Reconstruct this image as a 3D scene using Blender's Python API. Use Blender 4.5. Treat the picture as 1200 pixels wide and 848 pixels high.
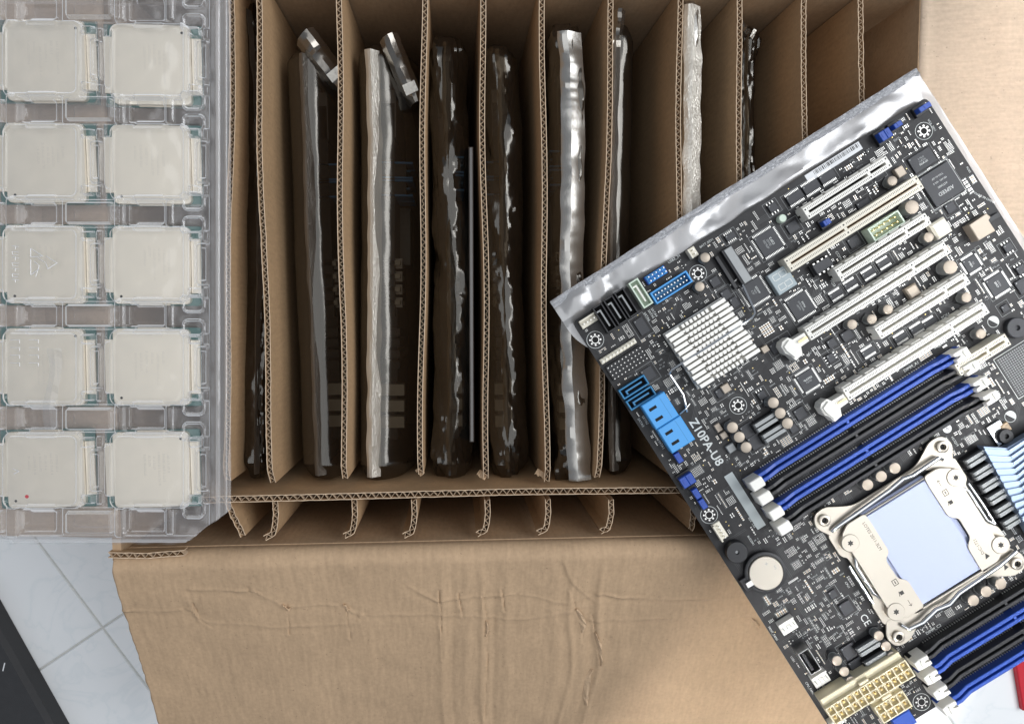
import bpy, bmesh, math, random
import numpy as np
from mathutils import Matrix, Vector, noise
random.seed(7)
R = math.radians
SC = bpy.context.scene
COL = SC.collection
for o in list(bpy.data.objects):
    bpy.data.objects.remove(o)

# ------------------------------------------------------------------ camera
F, CX, CY = 870.0, 600.0, 424.0          # focal length and centre in photo pixels (1200 x 848)
CAM = Vector((0, 0, 0.438))
_d = Vector((535 - CX, 370 - CY, F)).normalized()
_Z = -_d
_X = (Vector((1, 0, 0)) - _Z * _Z[0]).normalized()
_Y = _Z.cross(_X)
cd = bpy.data.cameras.new('camera'); cam = bpy.data.objects.new('camera', cd); COL.objects.link(cam)
cd.sensor_width = 36; cd.lens = F * 36 / 1200; cd.clip_start = 0.01; cd.clip_end = 50
cam.matrix_world = Matrix(((_X[0], -_X[1], -_X[2], CAM[0]), (_Y[0], -_Y[1], -_Y[2], CAM[1]),
                           (_Z[0], -_Z[1], -_Z[2], CAM[2]), (0, 0, 0, 1)))
SC.camera = cam

def W(px, py, z):
    """photo pixel -> world point on the horizontal plane z"""
    r = Vector((px - CX, py - CY, F)); w = Vector((r.dot(_X), r.dot(_Y), r.dot(_Z)))
    return CAM + w * ((z - CAM[2]) / w[2])

# ------------------------------------------------------------------ light
wd = bpy.data.worlds.new('World'); SC.world = wd; wd.use_nodes = True
bg = wd.node_tree.nodes['Background']; bg.inputs[0].default_value = (0.80, 0.88, 1.0, 1); bg.inputs[1].default_value = 0.30
SC.view_settings.view_transform = 'Standard'; SC.view_settings.look = 'None'
SC.view_settings.exposure = 0.12; SC.view_settings.gamma = 1; SC.view_settings.use_curve_mapping = False

def area(name, loc, target, sx, sy, power, color, spread=180):
    l = bpy.data.lights.new(name, 'AREA'); l.shape = 'RECTANGLE'; l.size = sx; l.size_y = sy
    l.energy = power; l.color = color; l.spread = R(spread)
    o = bpy.data.objects.new(name, l); COL.objects.link(o); o.location = loc
    o.rotation_euler = (Vector(target) - Vector(loc)).to_track_quat('-Z', 'Y').to_euler()
    return o
# the bright window beside the box, and the beam of sun that comes in through it
area('window_light', (1.35, 0.25, 1.45), (0.0, 0.0, 0), 1.3, 1.3, 26, (0.96, 0.98, 1.0))
area('skylight', (0.25, 0.0, 2.1), (0.1, 0.0, 0), 2.3, 2.3, 21, (0.96, 0.98, 1.0))
SUN_D = Vector((-0.08, -0.50, 0.86)).normalized()
_t = Vector((0.428, -0.129, -0.03))
sb = area('sun_beam', _t + SUN_D * 1.5, _t, 0.46, 1.1, 1.05, (1.0, 0.97, 0.94), 3.0)
_q = Matrix.Identity(3); zax = SUN_D; yax = (Vector((0, 1, 0)) - zax * zax.y).normalized(); xax = yax.cross(zax)
_r = Matrix.Rotation(R(-24), 3, zax)
sb.rotation_euler = (_r @ Matrix((xax, yax, zax)).transposed()).to_euler()

# ------------------------------------------------------------------ materials
def mat(name, col, rough=0.5, metal=0.0, noise_amt=0.0, noise_scale=300, bump=0.0, bump_scale=800, spec=0.5, alpha=None, coat=0):
    m = bpy.data.materials.new(name); m.use_nodes = True
    nt = m.node_tree; b = nt.nodes['Principled BSDF']
    b.inputs['Base Color'].default_value = (*col, 1); b.inputs['Roughness'].default_value = rough
    b.inputs['Metallic'].default_value = metal; b.inputs['Specular IOR Level'].default_value = spec
    if coat: b.inputs['Coat Weight'].default_value = coat; b.inputs['Coat Roughness'].default_value = 0.12
    tc = nt.nodes.new('ShaderNodeTexCoord')
    n = nt.nodes.new('ShaderNodeTexNoise'); n.inputs['Scale'].default_value = noise_scale; n.inputs['Detail'].default_value = 5
    nt.links.new(tc.outputs['Object'], n.inputs['Vector'])
    if noise_amt:
        mx = nt.nodes.new('ShaderNodeMixRGB')
        mx.inputs[1].default_value = (*[c * (1 - noise_amt) for c in col], 1)
        mx.inputs[2].default_value = (*[min(1, c * (1 + noise_amt)) for c in col], 1)
        nt.links.new(n.outputs['Fac'], mx.inputs[0]); nt.links.new(mx.outputs[0], b.inputs['Base Color'])
        mr = nt.nodes.new('ShaderNodeMapRange'); mr.inputs[3].default_value = max(0.02, rough - 0.08); mr.inputs[4].default_value = min(1, rough + 0.1)
        nt.links.new(n.outputs['Fac'], mr.inputs[0]); nt.links.new(mr.outputs[0], b.inputs['Roughness'])
    if bump:
        n2 = nt.nodes.new('ShaderNodeTexNoise'); n2.inputs['Scale'].default_value = bump_scale; n2.inputs['Detail'].default_value = 4
        nt.links.new(tc.outputs['Object'], n2.inputs['Vector'])
        bp = nt.nodes.new('ShaderNodeBump'); bp.inputs['Strength'].default_value = bump; bp.inputs['Distance'].default_value = 0.0006
        nt.links.new(n2.outputs['Fac'], bp.inputs['Height']); nt.links.new(bp.outputs[0], b.inputs['Normal'])
    return m

def card_mat(name, col, rib_axis=None, rib_amt=0.25):
    """kraft board: fibre mottling, dark flecks, faint flute ribs"""
    m = mat(name, col, 0.78, spec=0.25); nt = m.node_tree; b = nt.nodes['Principled BSDF']; L = nt.links.new
    tc = nt.nodes.new('ShaderNodeTexCoord')
    def nz(scale, detail, vec=None):
        n = nt.nodes.new('ShaderNodeTexNoise'); n.inputs['Scale'].default_value = scale; n.inputs['Detail'].default_value = detail
        L(vec or tc.outputs['Object'], n.inputs['Vector']); return n
    big = nz(18, 4); fib = nz(420, 6); fle = nz(520, 2)
    mp = nt.nodes.new('ShaderNodeMapping'); mp.inputs['Scale'].default_value = (6, 1, 1) if rib_axis != 'Y' else (1, 6, 1); L(tc.outputs['Object'], mp.inputs[0])
    stre = nz(90, 4, mp.outputs[0])
    r1 = nt.nodes.new('ShaderNodeValToRGB')
    r1.color_ramp.elements[0].position = .3; r1.color_ramp.elements[0].color = (*[c * .80 for c in col], 1)
    r1.color_ramp.elements[1].position = .7; r1.color_ramp.elements[1].color = (*[c * 1.16 for c in col], 1)
    a = nt.nodes.new('ShaderNodeMath'); a.operation = 'ADD'; L(fib.outputs['Fac'], a.inputs[0]); L(stre.outputs['Fac'], a.inputs[1])
    a2 = nt.nodes.new('ShaderNodeMath'); a2.operation = 'ADD'; L(a.outputs[0], a2.inputs[0]); L(big.outputs['Fac'], a2.inputs[1])
    a3 = nt.nodes.new('ShaderNodeMath'); a3.operation = 'DIVIDE'; L(a2.outputs[0], a3.inputs[0]); a3.inputs[1].default_value = 3
    L(a3.outputs[0], r1.inputs[0])
    r2 = nt.nodes.new('ShaderNodeValToRGB'); r2.color_ramp.elements[0].position = .70; r2.color_ramp.elements[0].color = (0, 0, 0, 1)
    r2.color_ramp.elements[1].position = .76; r2.color_ramp.elements[1].color = (.55, .55, .55, 1); L(fle.outputs['Fac'], r2.inputs[0])
    mx = nt.nodes.new('ShaderNodeMixRGB'); L(r2.outputs[0], mx.inputs[0]); L(r1.outputs[0], mx.inputs[1]); mx.inputs[2].default_value = (*[c * .4 for c in col], 1)
    L(mx.outputs[0], b.inputs['Base Color'])
    bp = nt.nodes.new('ShaderNodeBump'); bp.inputs['Strength'].default_value = .35; bp.inputs['Distance'].default_value = .0005
    h = fib.outputs['Fac']
    if rib_axis:
        wv = nt.nodes.new('ShaderNodeTexWave'); wv.bands_direction = rib_axis; wv.inputs['Scale'].default_value = 1 / (0.0045 * 2) * 0.314 * 2
        wv.inputs['Distortion'].default_value = .6; wv.inputs['Detail'].default_value = 1
        L(tc.outputs['Object'], wv.inputs['Vector'])
        ma = nt.nodes.new('ShaderNodeMath'); ma.operation = 'MULTIPLY_ADD'; L(wv.outputs['Fac'], ma.inputs[0]); ma.inputs[1].default_value = rib_amt; L(h, ma.inputs[2]); h = ma.outputs[0]
    L(h, bp.inputs['Height']); L(bp.outputs[0], b.inputs['Normal'])
    return m

def film_mat(name, tint, gloss_col, fac, rough, bump=0.3, bscale=120, haze=0.0, hazecol=(.8, .8, .8), edge=0.6, rim=0.0):
    """clear or metallised plastic film: see-through, with a reflecting skin that strengthens at grazing angles"""
    m = bpy.data.materials.new(name); m.use_nodes = True; nt = m.node_tree; nt.nodes.clear(); L = nt.links.new
    out = nt.nodes.new('ShaderNodeOutputMaterial')
    tr = nt.nodes.new('ShaderNodeBsdfTransparent'); tr.inputs[0].default_value = (*tint, 1)
    gl = nt.nodes.new('ShaderNodeBsdfGlossy'); gl.inputs['Color'].default_value = (*gloss_col, 1); gl.inputs['Roughness'].default_value = rough
    tc = nt.nodes.new('ShaderNodeTexCoord'); n = nt.nodes.new('ShaderNodeTexNoise'); n.inputs['Scale'].default_value = bscale; n.inputs['Detail'].default_value = 5; n.inputs['Distortion'].default_value = .8
    L(tc.outputs['Object'], n.inputs['Vector'])
    bp = nt.nodes.new('ShaderNodeBump'); bp.inputs['Strength'].default_value = bump; bp.inputs['Distance'].default_value = .002; L(n.outputs['Fac'], bp.inputs['Height'])
    L(bp.outputs[0], gl.inputs['Normal'])
    lw = nt.nodes.new('ShaderNodeLayerWeight'); lw.inputs['Blend'].default_value = .35; L(bp.outputs[0], lw.inputs['Normal'])
    ma = nt.nodes.new('ShaderNodeMath'); ma.operation = 'MULTIPLY_ADD'; ma.use_clamp = True; L(lw.outputs['Facing'], ma.inputs[0]); ma.inputs[1].default_value = edge; ma.inputs[2].default_value = fac
    mx = nt.nodes.new('ShaderNodeMixShader'); L(ma.outputs[0], mx.inputs[0]); L(tr.outputs[0], mx.inputs[1]); L(gl.outputs[0], mx.inputs[2])
    last = mx
    if haze:
        df = nt.nodes.new('ShaderNodeBsdfDiffuse'); df.inputs[0].default_value = (*hazecol, 1)
        m2 = nt.nodes.new('ShaderNodeMixShader'); m2.inputs[0].default_value = haze
        if rim:                                      # bright refracting edges imitated by extra white on steep walls
            pw = nt.nodes.new('ShaderNodeMath'); pw.operation = 'POWER'; L(lw.outputs['Facing'], pw.inputs[0]); pw.inputs[1].default_value = 2.0
            mr = nt.nodes.new('ShaderNodeMath'); mr.operation = 'MULTIPLY_ADD'; mr.use_clamp = True; L(pw.outputs[0], mr.inputs[0]); mr.inputs[1].default_value = rim; mr.inputs[2].default_value = haze; L(mr.outputs[0], m2.inputs[0])
        L(mx.outputs[0], m2.inputs[1]); L(df.outputs[0], m2.inputs[2]); last = m2
    L(last.outputs[0], out.inputs[0])
    return m

KRAFT = (0.44, 0.305, 0.19)
M = {}
M['card'] = card_mat('kraft_board', KRAFT, 'X', .22)
M['card_div'] = card_mat('kraft_divider', (0.45, 0.295, 0.165), 'Y', .35)
M['card_edge'] = mat('kraft_cut_edge', (0.62, 0.47, 0.33), .85, noise_amt=.25, noise_scale=900)
M['card_flute'] = mat('kraft_fluting', (0.50, 0.37, 0.25), .85, noise_amt=.2, noise_scale=700)
M['tear'] = mat('torn_paper', (0.50, 0.35, 0.22), .9, noise_amt=.3, noise_scale=900, bump=.4)
M['tile'] = None
M['pcb_edge'] = mat('board_edge', (0.055, 0.06, 0.055), .6)
M['black'] = mat('black_plastic', (0.012, 0.012, 0.014), .42, noise_amt=.2, bump=.1, bump_scale=3000)
M['chip'] = mat('chip_epoxy', (0.030, 0.031, 0.036), .48, noise_amt=.15, bump=.15, bump_scale=4000)
M['white_pl'] = mat('ivory_plastic', (0.84, 0.82, 0.76), .42, noise_amt=.05)
M['cream_pl'] = mat('cream_plastic', (0.76, 0.715, 0.60), .45, noise_amt=.06)
M['atx_pl'] = mat('natural_nylon', (0.70, 0.625, 0.44), .45, noise_amt=.06)
M['blue'] = mat('royal_blue_plastic', (0.018, 0.070, 0.37), .4, noise_amt=.08)
M['cyan'] = mat('sky_blue_plastic', (0.07, 0.34, 0.74), .42, noise_amt=.06)
M['dkcyan'] = mat('steel_blue_plastic', (0.03, 0.20, 0.40), .42, noise_amt=.06)
M['mint'] = mat('pale_green_plastic', (0.62, 0.72, 0.60), .45, noise_amt=.05)
M['silver'] = mat('tinned_metal', (0.72, 0.71, 0.68), .3, 1.0, noise_amt=.08)
M['gold'] = mat('gold_pins', (0.75, 0.58, 0.25), .3, 1.0)
M['nickel'] = mat('nickel_plate', (0.46, 0.42, 0.36), .33, .8, noise_amt=.04, noise_scale=120, bump=.04, bump_scale=2500)
M['mirror'] = mat('bright_steel', (0.74, 0.75, 0.76), .12, 1.0)
M['lid_ihs'] = mat('sky_tinted_heat_spreader', (0.38, 0.425, 0.60), .34, .1)  # bluish reflection of the sky is put into the base colour
M['ihs'] = mat('frosted_heat_spreader', (0.80, 0.735, 0.63), .40, .6, noise_amt=.04, noise_scale=160, bump=.05, bump_scale=3500)
M['substrate'] = mat('chip_substrate_green', (0.07, 0.15, 0.14), .4, noise_amt=.15)
M['cap_top'] = mat('capacitor_top', (0.40, 0.34, 0.275), .42, .35, noise_amt=.07)
M['heatsink'] = mat('white_anodised_fin', (0.80, 0.78, 0.73), .4, .15, noise_amt=.04)
M['choke'] = mat('ferrite_grey', (0.27, 0.28, 0.28), .4, .3, noise_amt=.15)
M['sky_alu'] = mat('sky_tinted_aluminium', (0.27, 0.34, 0.46), .32, .6, noise_amt=.05)  # bare aluminium with the blue sky reflection painted into its colour
M['silk'] = mat('silkscreen_ink', (0.62, 0.64, 0.62), .6)
M['silk_dim'] = mat('silkscreen_thin', (0.28, 0.29, 0.29), .6)
M['trace'] = mat('copper_trace_under_mask', (0.036, 0.037, 0.038), .38)
M['laser'] = mat('laser_marking', (0.62, 0.57, 0.50), .7)
M['laser_faint'] = mat('faint_laser_marking', (0.70, 0.645, 0.565), .55, .4)
M['red'] = mat('red_board', (0.55, 0.015, 0.03), .5, noise_amt=.1)
M['dark_case'] = mat('charcoal_case', (0.030, 0.030, 0.032), .6, noise_amt=.25, noise_scale=200, bump=.3, bump_scale=900)
M['dark_ink'] = mat('stamped_ink', (0.03, 0.028, 0.026), .6)
M['label'] = mat('label_paper', (0.72, 0.73, 0.74), .5)
M['greylabel'] = mat('grey_label', (0.42, 0.46, 0.46), .4)
M['display'] = mat('segment_display', (0.34, 0.40, 0.42), .25, noise_amt=.05)
M['tan_smd'] = mat('ceramic_tan', (0.42, 0.31, 0.20), .5)
M['contact'] = mat('contact_shadow', (0.10, 0.09, 0.075), .6)
M['hole'] = mat('dark_hole', (0.004, 0.004, 0.004), .8)
M['tray'] = film_mat('clear_tray_plastic', (.96, .96, .96), (.95, .95, .95), .02, .08, .04, 60, haze=.012, hazecol=(.95, .95, .95), edge=.7, rim=1.9)
M['traybase'] = film_mat('clear_tray_base', (.88, .87, .87), (.92, .92, .94), .04, .12, .12, 60, haze=.15, hazecol=(.74, .68, .64), edge=.5, rim=.5)
M['zipbag'] = film_mat('silver_antistatic_film', (.62, .62, .63), (.78, .78, .79), .30, .25, .10, 30, haze=.27, hazecol=(.70, .69, .68), edge=.4)
M['zipseam'] = film_mat('heat_sealed_film', (.4, .4, .42), (.62, .63, .66), .45, .28, .8, 700, haze=.35, hazecol=(.50, .50, .51), edge=.4)
M['bag'] = film_mat('smoked_antistatic_film', (.40, .37, .33), (.72, .68, .62), .10, .15, .10, 60, haze=.015, hazecol=(.3, .28, .25), edge=.22)
M['bagbright'] = film_mat('silvered_antistatic_film', (.22, .21, .19), (.80, .77, .72), .48, .24, .12, 60, haze=.10, hazecol=(.5, .48, .44), edge=.35)
M['seam'] = film_mat('bag_seam_dull', (.2, .18, .16), (.50, .46, .41), .34, .28, .4, 900, haze=.10, hazecol=(.4, .37, .33), edge=.4)
M['seambright'] = film_mat('bag_seam_pale', (.4, .38, .34), (.92, .88, .80), .62, .30, .35, 700, haze=.26, hazecol=(.74, .70, .62), edge=.3)
M['bagfold'] = film_mat('bag_folded_double', (.12, .11, .10), (.52, .48, .43), .40, .22, .15, 80, haze=.06, hazecol=(.35, .32, .28), edge=.5)
M['smoke_board'] = mat('bagged_board_black', (0.014, 0.013, 0.012), .4)
M['steel_strip'] = mat('grey_steel', (0.20, 0.195, 0.19), .4, .6, noise_amt=.1)

# solder-masked board with faint copper under the mask
m = mat('solder_mask', (0.026, 0.026, 0.028), .45, noise_amt=.0, spec=.3); nt = m.node_tree; L = nt.links.new; b = nt.nodes['Principled BSDF']
tc = nt.nodes.new('ShaderNodeTexCoord')
mp = nt.nodes.new('ShaderNodeMapping'); mp.inputs['Rotation'].default_value = (0, 0, R(45)); L(tc.outputs['Object'], mp.inputs[0])
vo = nt.nodes.new('ShaderNodeTexVoronoi'); vo.distance = 'MANHATTAN'; vo.inputs['Scale'].default_value = 75; L(tc.outputs['Object'], vo.inputs['Vector'])
vo2 = nt.nodes.new('ShaderNodeTexVoronoi'); vo2.distance = 'CHEBYCHEV'; vo2.inputs['Scale'].default_value = 420; L(mp.outputs[0], vo2.inputs['Vector'])
mm = nt.nodes.new('ShaderNodeMixRGB'); mm.inputs[0].default_value = .35; L(vo.outputs['Color'], mm.inputs[1]); L(vo2.outputs['Color'], mm.inputs[2])
bw = nt.nodes.new('ShaderNodeRGBToBW'); L(mm.outputs[0], bw.inputs[0])
rp = nt.nodes.new('ShaderNodeValToRGB'); rp.color_ramp.elements[0].color = (.011, .0105, .0115, 1); rp.color_ramp.elements[1].color = (.034, .033, .034, 1)
L(bw.outputs[0], rp.inputs[0]); L(rp.outputs[0], b.inputs['Base Color']); M['pcb'] = m

# glazed tile with faint marble veins
m = mat('glazed_tile', (0.70, 0.735, 0.745), .28); nt = m.node_tree; L = nt.links.new; b = nt.nodes['Principled BSDF']
tc = nt.nodes.new('ShaderNodeTexCoord'); n = nt.nodes.new('ShaderNodeTexNoise'); n.inputs['Scale'].default_value = 13; n.inputs['Detail'].default_value = 8; n.inputs['Distortion'].default_value = 2.2
L(tc.outputs['Object'], n.inputs['Vector'])
rp = nt.nodes.new('ShaderNodeValToRGB'); e = rp.color_ramp.elements
e[0].position = .40; e[0].color = (.88, .895, .90, 1); e[1].position = .62; e[1].color = (.88, .895, .90, 1)
k = e.new(.50); k.color = (.82, .85, .86, 1); k = e.new(.46); k.color = (.87, .888, .893, 1); k = e.new(.54); k.color = (.87, .888, .893, 1)
L(n.outputs['Fac'], rp.inputs[0]); L(rp.outputs[0], b.inputs['Base Color']); M['tile'] = m
M['grout'] = mat('tile_grout', (0.60, 0.60, 0.57), .9, noise_amt=.2)

# ------------------------------------------------------------------ mesh helpers
class MB:
    """collects shapes (in units of `s` metres) and links them as ONE mesh object"""
    def __init__(self, s=1.0): self.v = []; self.f = []; self.mi = []; self.s = s; self.mats = []
    def m(self, mt):
        if mt not in self.mats: self.mats.append(mt)
        return self.mats.index(mt)
    def add(self, vs, fs, mt):
        k = len(self.v); self.v += [tuple(p) for p in vs]; i = self.m(mt)
        for f in fs: self.f.append(tuple(k + q for q in f)); self.mi.append(i)
    def box(self, x0, x1, y0, y1, z0, z1, mt, c=0.0):
        if c:
            vs = [(x0, y0, z0), (x1, y0, z0), (x1, y1, z0), (x0, y1, z0), (x0, y0, z1 - c), (x1, y0, z1 - c), (x1, y1, z1 - c), (x0, y1, z1 - c),
                  (x0 + c, y0 + c, z1), (x1 - c, y0 + c, z1), (x1 - c, y1 - c, z1), (x0 + c, y1 - c, z1)]
            fs = [(3, 2, 1, 0), (8, 9, 10, 11)]
            for a in range(4):
                q = (a + 1) % 4; fs += [(a, q, 4 + q, 4 + a), (4 + a, 4 + q, 8 + q, 8 + a)]
        else:
            vs = [(x0, y0, z0), (x1, y0, z0), (x1, y1, z0), (x0, y1, z0), (x0, y0, z1), (x1, y0, z1), (x1, y1, z1), (x0, y1, z1)]
            fs = [(3, 2, 1, 0), (4, 5, 6, 7)] + [(a, (a + 1) % 4, 4 + (a + 1) % 4, 4 + a) for a in range(4)]
        self.add(vs, fs, mt)
    def cb(self, cx, cy, w, h, z0, z1, mt, c=0.0): self.box(cx - w / 2, cx + w / 2, cy - h / 2, cy + h / 2, z0, z1, mt, c)
    def quad(self, x0, x1, y0, y1, z, mt): self.add([(x0, y0, z), (x1, y0, z), (x1, y1, z), (x0, y1, z)], [(0, 1, 2, 3)], mt)
    def prism(self, pts, z0, z1, mt, c=0.0):
        n = len(pts); A = sum(pts[i][0] * pts[(i + 1) % n][1] - pts[(i + 1) % n][0] * pts[i][1] for i in range(n))
        if A < 0: pts = pts[::-1]
        vs = [(x, y, z0) for x, y in pts] + [(x, y, z1 - c) for x, y in pts]
        fs = [tuple(range(n))[::-1]] + [(i, (i + 1) % n, n + (i + 1) % n, n + i) for i in range(n)]
        if c:
            mx = sum(p[0] for p in pts) / n; my = sum(p[1] for p in pts) / n
            for x, y in pts:
                d = math.hypot(x - mx, y - my) or 1; vs.append((x - (x - mx) / d * c, y - (y - my) / d * c, z1))
            fs += [(n + i, n + (i + 1) % n, 2 * n + (i + 1) % n, 2 * n + i) for i in range(n)] + [tuple(range(2 * n, 3 * n))]
        else: fs.append(tuple(range(n, 2 * n)))
        self.add(vs, fs, mt)
    def lathe(self, cx, cy, prof, mt, n=20):
        vs = []; fs = []
        for r, z in prof: vs += [(cx + r * math.cos(2 * math.pi * i / n), cy + r * math.sin(2 * math.pi * i / n), z) for i in range(n)]
        for k in range(len(prof) - 1):
            for i in range(n): fs.append((k * n + i, k * n + (i + 1) % n, (k + 1) * n + (i + 1) % n, (k + 1) * n + i))
        fs.append(tuple(range((len(prof) - 1) * n, len(prof) * n))); self.add(vs, fs, mt)
    def disc(self, cx, cy, r, z, mt, n=16): self.add([(cx + r * math.cos(2 * math.pi * i / n), cy + r * math.sin(2 * math.pi * i / n), z) for i in range(n)], [tuple(range(n))], mt)
    def ring(self, cx, cy, r0, r1, z, mt, n=24):
        vs = []
        for r in (r0, r1): vs += [(cx + r * math.cos(2 * math.pi * i / n), cy + r * math.sin(2 * math.pi * i / n), z) for i in range(n)]
        self.add(vs, [(i, n + i, n + (i + 1) % n, (i + 1) % n)[::1] for i in range(n)], mt)
    def tube(self, pts, r, mt, n=8):
        pts = [Vector(p) for p in pts]; vs = []; fs = []
        for i, p in enumerate(pts):
            t = (pts[min(i + 1, len(pts) - 1)] - pts[max(i - 1, 0)]).normalized()
            a = t.orthogonal() if abs(t.z) > .9 else t.cross(Vector((0, 0, 1))); a.normalize(); bq = t.cross(a)
            vs += [p + (a * math.cos(2 * math.pi * k / n) + bq * math.sin(2 * math.pi * k / n)) * r for k in range(n)]
        for i in range(len(pts) - 1):
            for k in range(n): fs.append((i * n + k, i * n + (k + 1) % n, (i + 1) * n + (k + 1) % n, (i + 1) * n + k))
        fs += [tuple(range(n)), tuple(range((len(pts) - 1) * n, len(pts) * n))]; self.add(vs, fs, mt)
    def line(self, x0, y0, x1, y1, w, z, mt):
        d = math.hypot(x1 - x0, y1 - y0) or 1; nx = -(y1 - y0) / d * w / 2; ny = (x1 - x0) / d * w / 2
        self.add([(x0 - nx, y0 - ny, z), (x1 - nx, y1 - ny, z), (x1 + nx, y1 + ny, z), (x0 + nx, y0 + ny, z)], [(0, 1, 2, 3)], mt)
    def outline(self, x0, x1, y0, y1, w, z, mt):
        self.quad(x0, x1, y0, y0 + w, z, mt); self.quad(x0, x1, y1 - w, y1, z, mt); self.quad(x0, x0 + w, y0 + w, y1 - w, z, mt); self.quad(x1 - w, x1, y0 + w, y1 - w, z, mt)
    def mesh(self, name, smooth=False):
        me = bpy.data.meshes.new(name); s = self.s
        me.from_pydata([(x * s, y * s, z * s) for x, y, z in self.v], [], self.f)
        for k in self.mats: me.materials.append(M[k])
        me.polygons.foreach_set('material_index', self.mi)
        bm = bmesh.new(); bm.from_mesh(me)
        if smooth:
            for f in bm.faces: f.smooth = True
        bm.to_mesh(me); bm.free(); me.update()
        if smooth:
            try: me.set_sharp_from_angle(angle=R(smooth if smooth is not True else 40))
            except Exception: pass
        return me
    def build(self, name, parent=None, smooth=False, loc=(0, 0, 0)): return put(name, self.mesh(name, smooth), parent, loc)

def put(name, me, parent=None, loc=(0, 0, 0), rz=0):
    o = bpy.data.objects.new(name, me); COL.objects.link(o); o.parent = parent; o.location = loc; o.rotation_euler.z = rz; return o
def tag(o, label, cat, group=None):
    o['label'] = label; o['category'] = cat
    if group: o['group'] = group
    return o
def thing(name, label, cat, loc=(0, 0, 0), rz=0, group=None): return tag(put(name, None, None, loc, rz), label, cat, group)

_tc = {}
def text_mesh(body, size, mt, bold=0.0):
    key = (body, size, mt, bold)
    if key not in _tc:
        c = bpy.data.curves.new('t', 'FONT'); c.body = body; c.size = size; c.align_x = 'CENTER'; c.align_y = 'CENTER'; c.offset = bold; c.resolution_u = 3
        o = bpy.data.objects.new('t', c); COL.objects.link(o)
        dg = bpy.context.evaluated_depsgraph_get(); me = bpy.data.meshes.new_from_object(o.evaluated_get(dg))
        bpy.data.objects.remove(o); me.materials.clear(); me.materials.append(M[mt]); me.name = 'lettering'; _tc[key] = me
    return _tc[key]

# ================================================================== the setting: tiled floor
ZF = -0.300
fl = MB(); fl.box(-1.6, 1.6, -1.6, 1.6, ZF - .03, ZF - .0015, 'grout'); floor = fl.build('floor'); floor['kind'] = 'structure'
TS = 0.33; ta = R(33.5); c0 = W(120, 735, ZF)
ux = Vector((math.cos(ta), math.sin(ta), 0)); uy = Vector((-math.sin(ta), math.cos(ta), 0))
tb = MB(); tb.cb(0, 0, TS - .0020, TS - .0020, -.012, 0, 'tile', .0008); tme = tb.mesh('tile')
for i in range(-4, 5):
    for j in range(-4, 5):
        p = c0 + ux * (i + .5) * TS + uy * (j + .5) * TS
        if abs(p.x) < 1.2 and abs(p.y) < 1.2:
            put('tile', tme, floor, (p.x, p.y, ZF + random.uniform(-.0003, .0003)), ta + (i * 3 + j) % 4 * math.pi / 2)

# ================================================================== corrugated board
def corrugated(name, path, zt, zb, th=0.0032, pitch=0.0036, parent=None, bow=None, jag=0.0006, seed=0):
    """a standing sheet of corrugated board following `path` in plan; open flutes show along its top"""
    rnd = random.Random(seed)
    pts = [Vector(p) for p in path]; seg = [(pts[i + 1] - pts[i]).length for i in range(len(pts) - 1)]; tot = sum(seg); n = max(4, int(tot / (pitch / 2)))
    def at(s):
        for i, l in enumerate(seg):
            if s <= l or i == len(seg) - 1: return pts[i].lerp(pts[i + 1], s / l)
            s -= l
    P = [at(tot * i / n) for i in range(n + 1)]; N = []
    for i in range(n + 1):
        t = (P[min(i + 1, n)] - P[max(i - 1, 0)]).normalized(); N.append(Vector((-t.y, t.x)))
    levels = [0, .35, 1.0]
    jz = [rnd.uniform(-jag, jag * .4) - .0016 * max(0, noise.noise(Vector((i * .11, seed, 8))) - .15) for i in range(n + 1)]
    def pos(i, off, lv):
        b = bow(i / n, lv) if bow else 0
        q = P[i] + N[i] * (off + b); ztop = zt(i / n) if callable(zt) else zt
        z = ztop + (zb - ztop) * lv + (jz[i] if lv == 0 else 0)
        return (q.x, q.y, z)
    mb = MB(); lt = 0.0004
    for side in (-1, 1):
        a, bq = side * th / 2, side * (th / 2 - lt)
        vs = []; fs = []
        for off in (a, bq):
            for lv in levels: vs += [pos(i, off, lv) for i in range(n + 1)]
        m = n + 1; nl = len(levels)
        for l in range(nl - 1):
            for i in range(n):
                q = (l * m + i, l * m + i + 1, (l + 1) * m + i + 1, (l + 1) * m + i)
                fs.append(q); fs.append(tuple(k + nl * m for k in q[::-1]))
        mb.add(vs, fs, 'card_div')
        top = []
        for i in range(n): top.append((i, i + 1, nl * m + i + 1, nl * m + i))
        for e in (0, n): top += [(l * m + e, (l + 1) * m + e, nl * m + (l + 1) * m + e, nl * m + l * m + e) for l in range(nl - 1)]
        k = len(mb.v) - len(vs); ci = mb.m('card_edge')
        for f in top: mb.f.append(tuple(k + q for q in f)); mb.mi.append(ci)
    o = mb.build(name, parent)
    fb = MB(); vs = []; fs = []
    amp = th / 2 - lt; w = .0003; cs = [1 - .55 * max(0, noise.noise(Vector((i * .17, seed, 2)))) for i in range(n + 1)]
    for d in (-w / 2, w / 2):
        for lv in (0, 1.0):
            for i in range(n + 1):
                s = (-1 if i % 2 else 1) * amp * cs[i] + .0005 * noise.noise(Vector((i * .9, seed, 5)))
                x, y, z = pos(i, s, lv); t = (P[min(i + 1, n)] - P[max(i - 1, 0)]).normalized()
                vs.append((x + t.x * d, y + t.y * d, z - (.0004 if lv == 0 else 0)))
    m = n + 1
    for i in range(n):
        fs += [(i, i + 1, m + i + 1, m + i), (2 * m + i, 2 * m + i + 1, 3 * m + i + 1, 3 * m + i), (i, i + 1, 2 * m + i + 1, 2 * m + i)]
    fb.add(vs, fs, 'card_flute'); f = fb.build('fluting', o)
    return o

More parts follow.
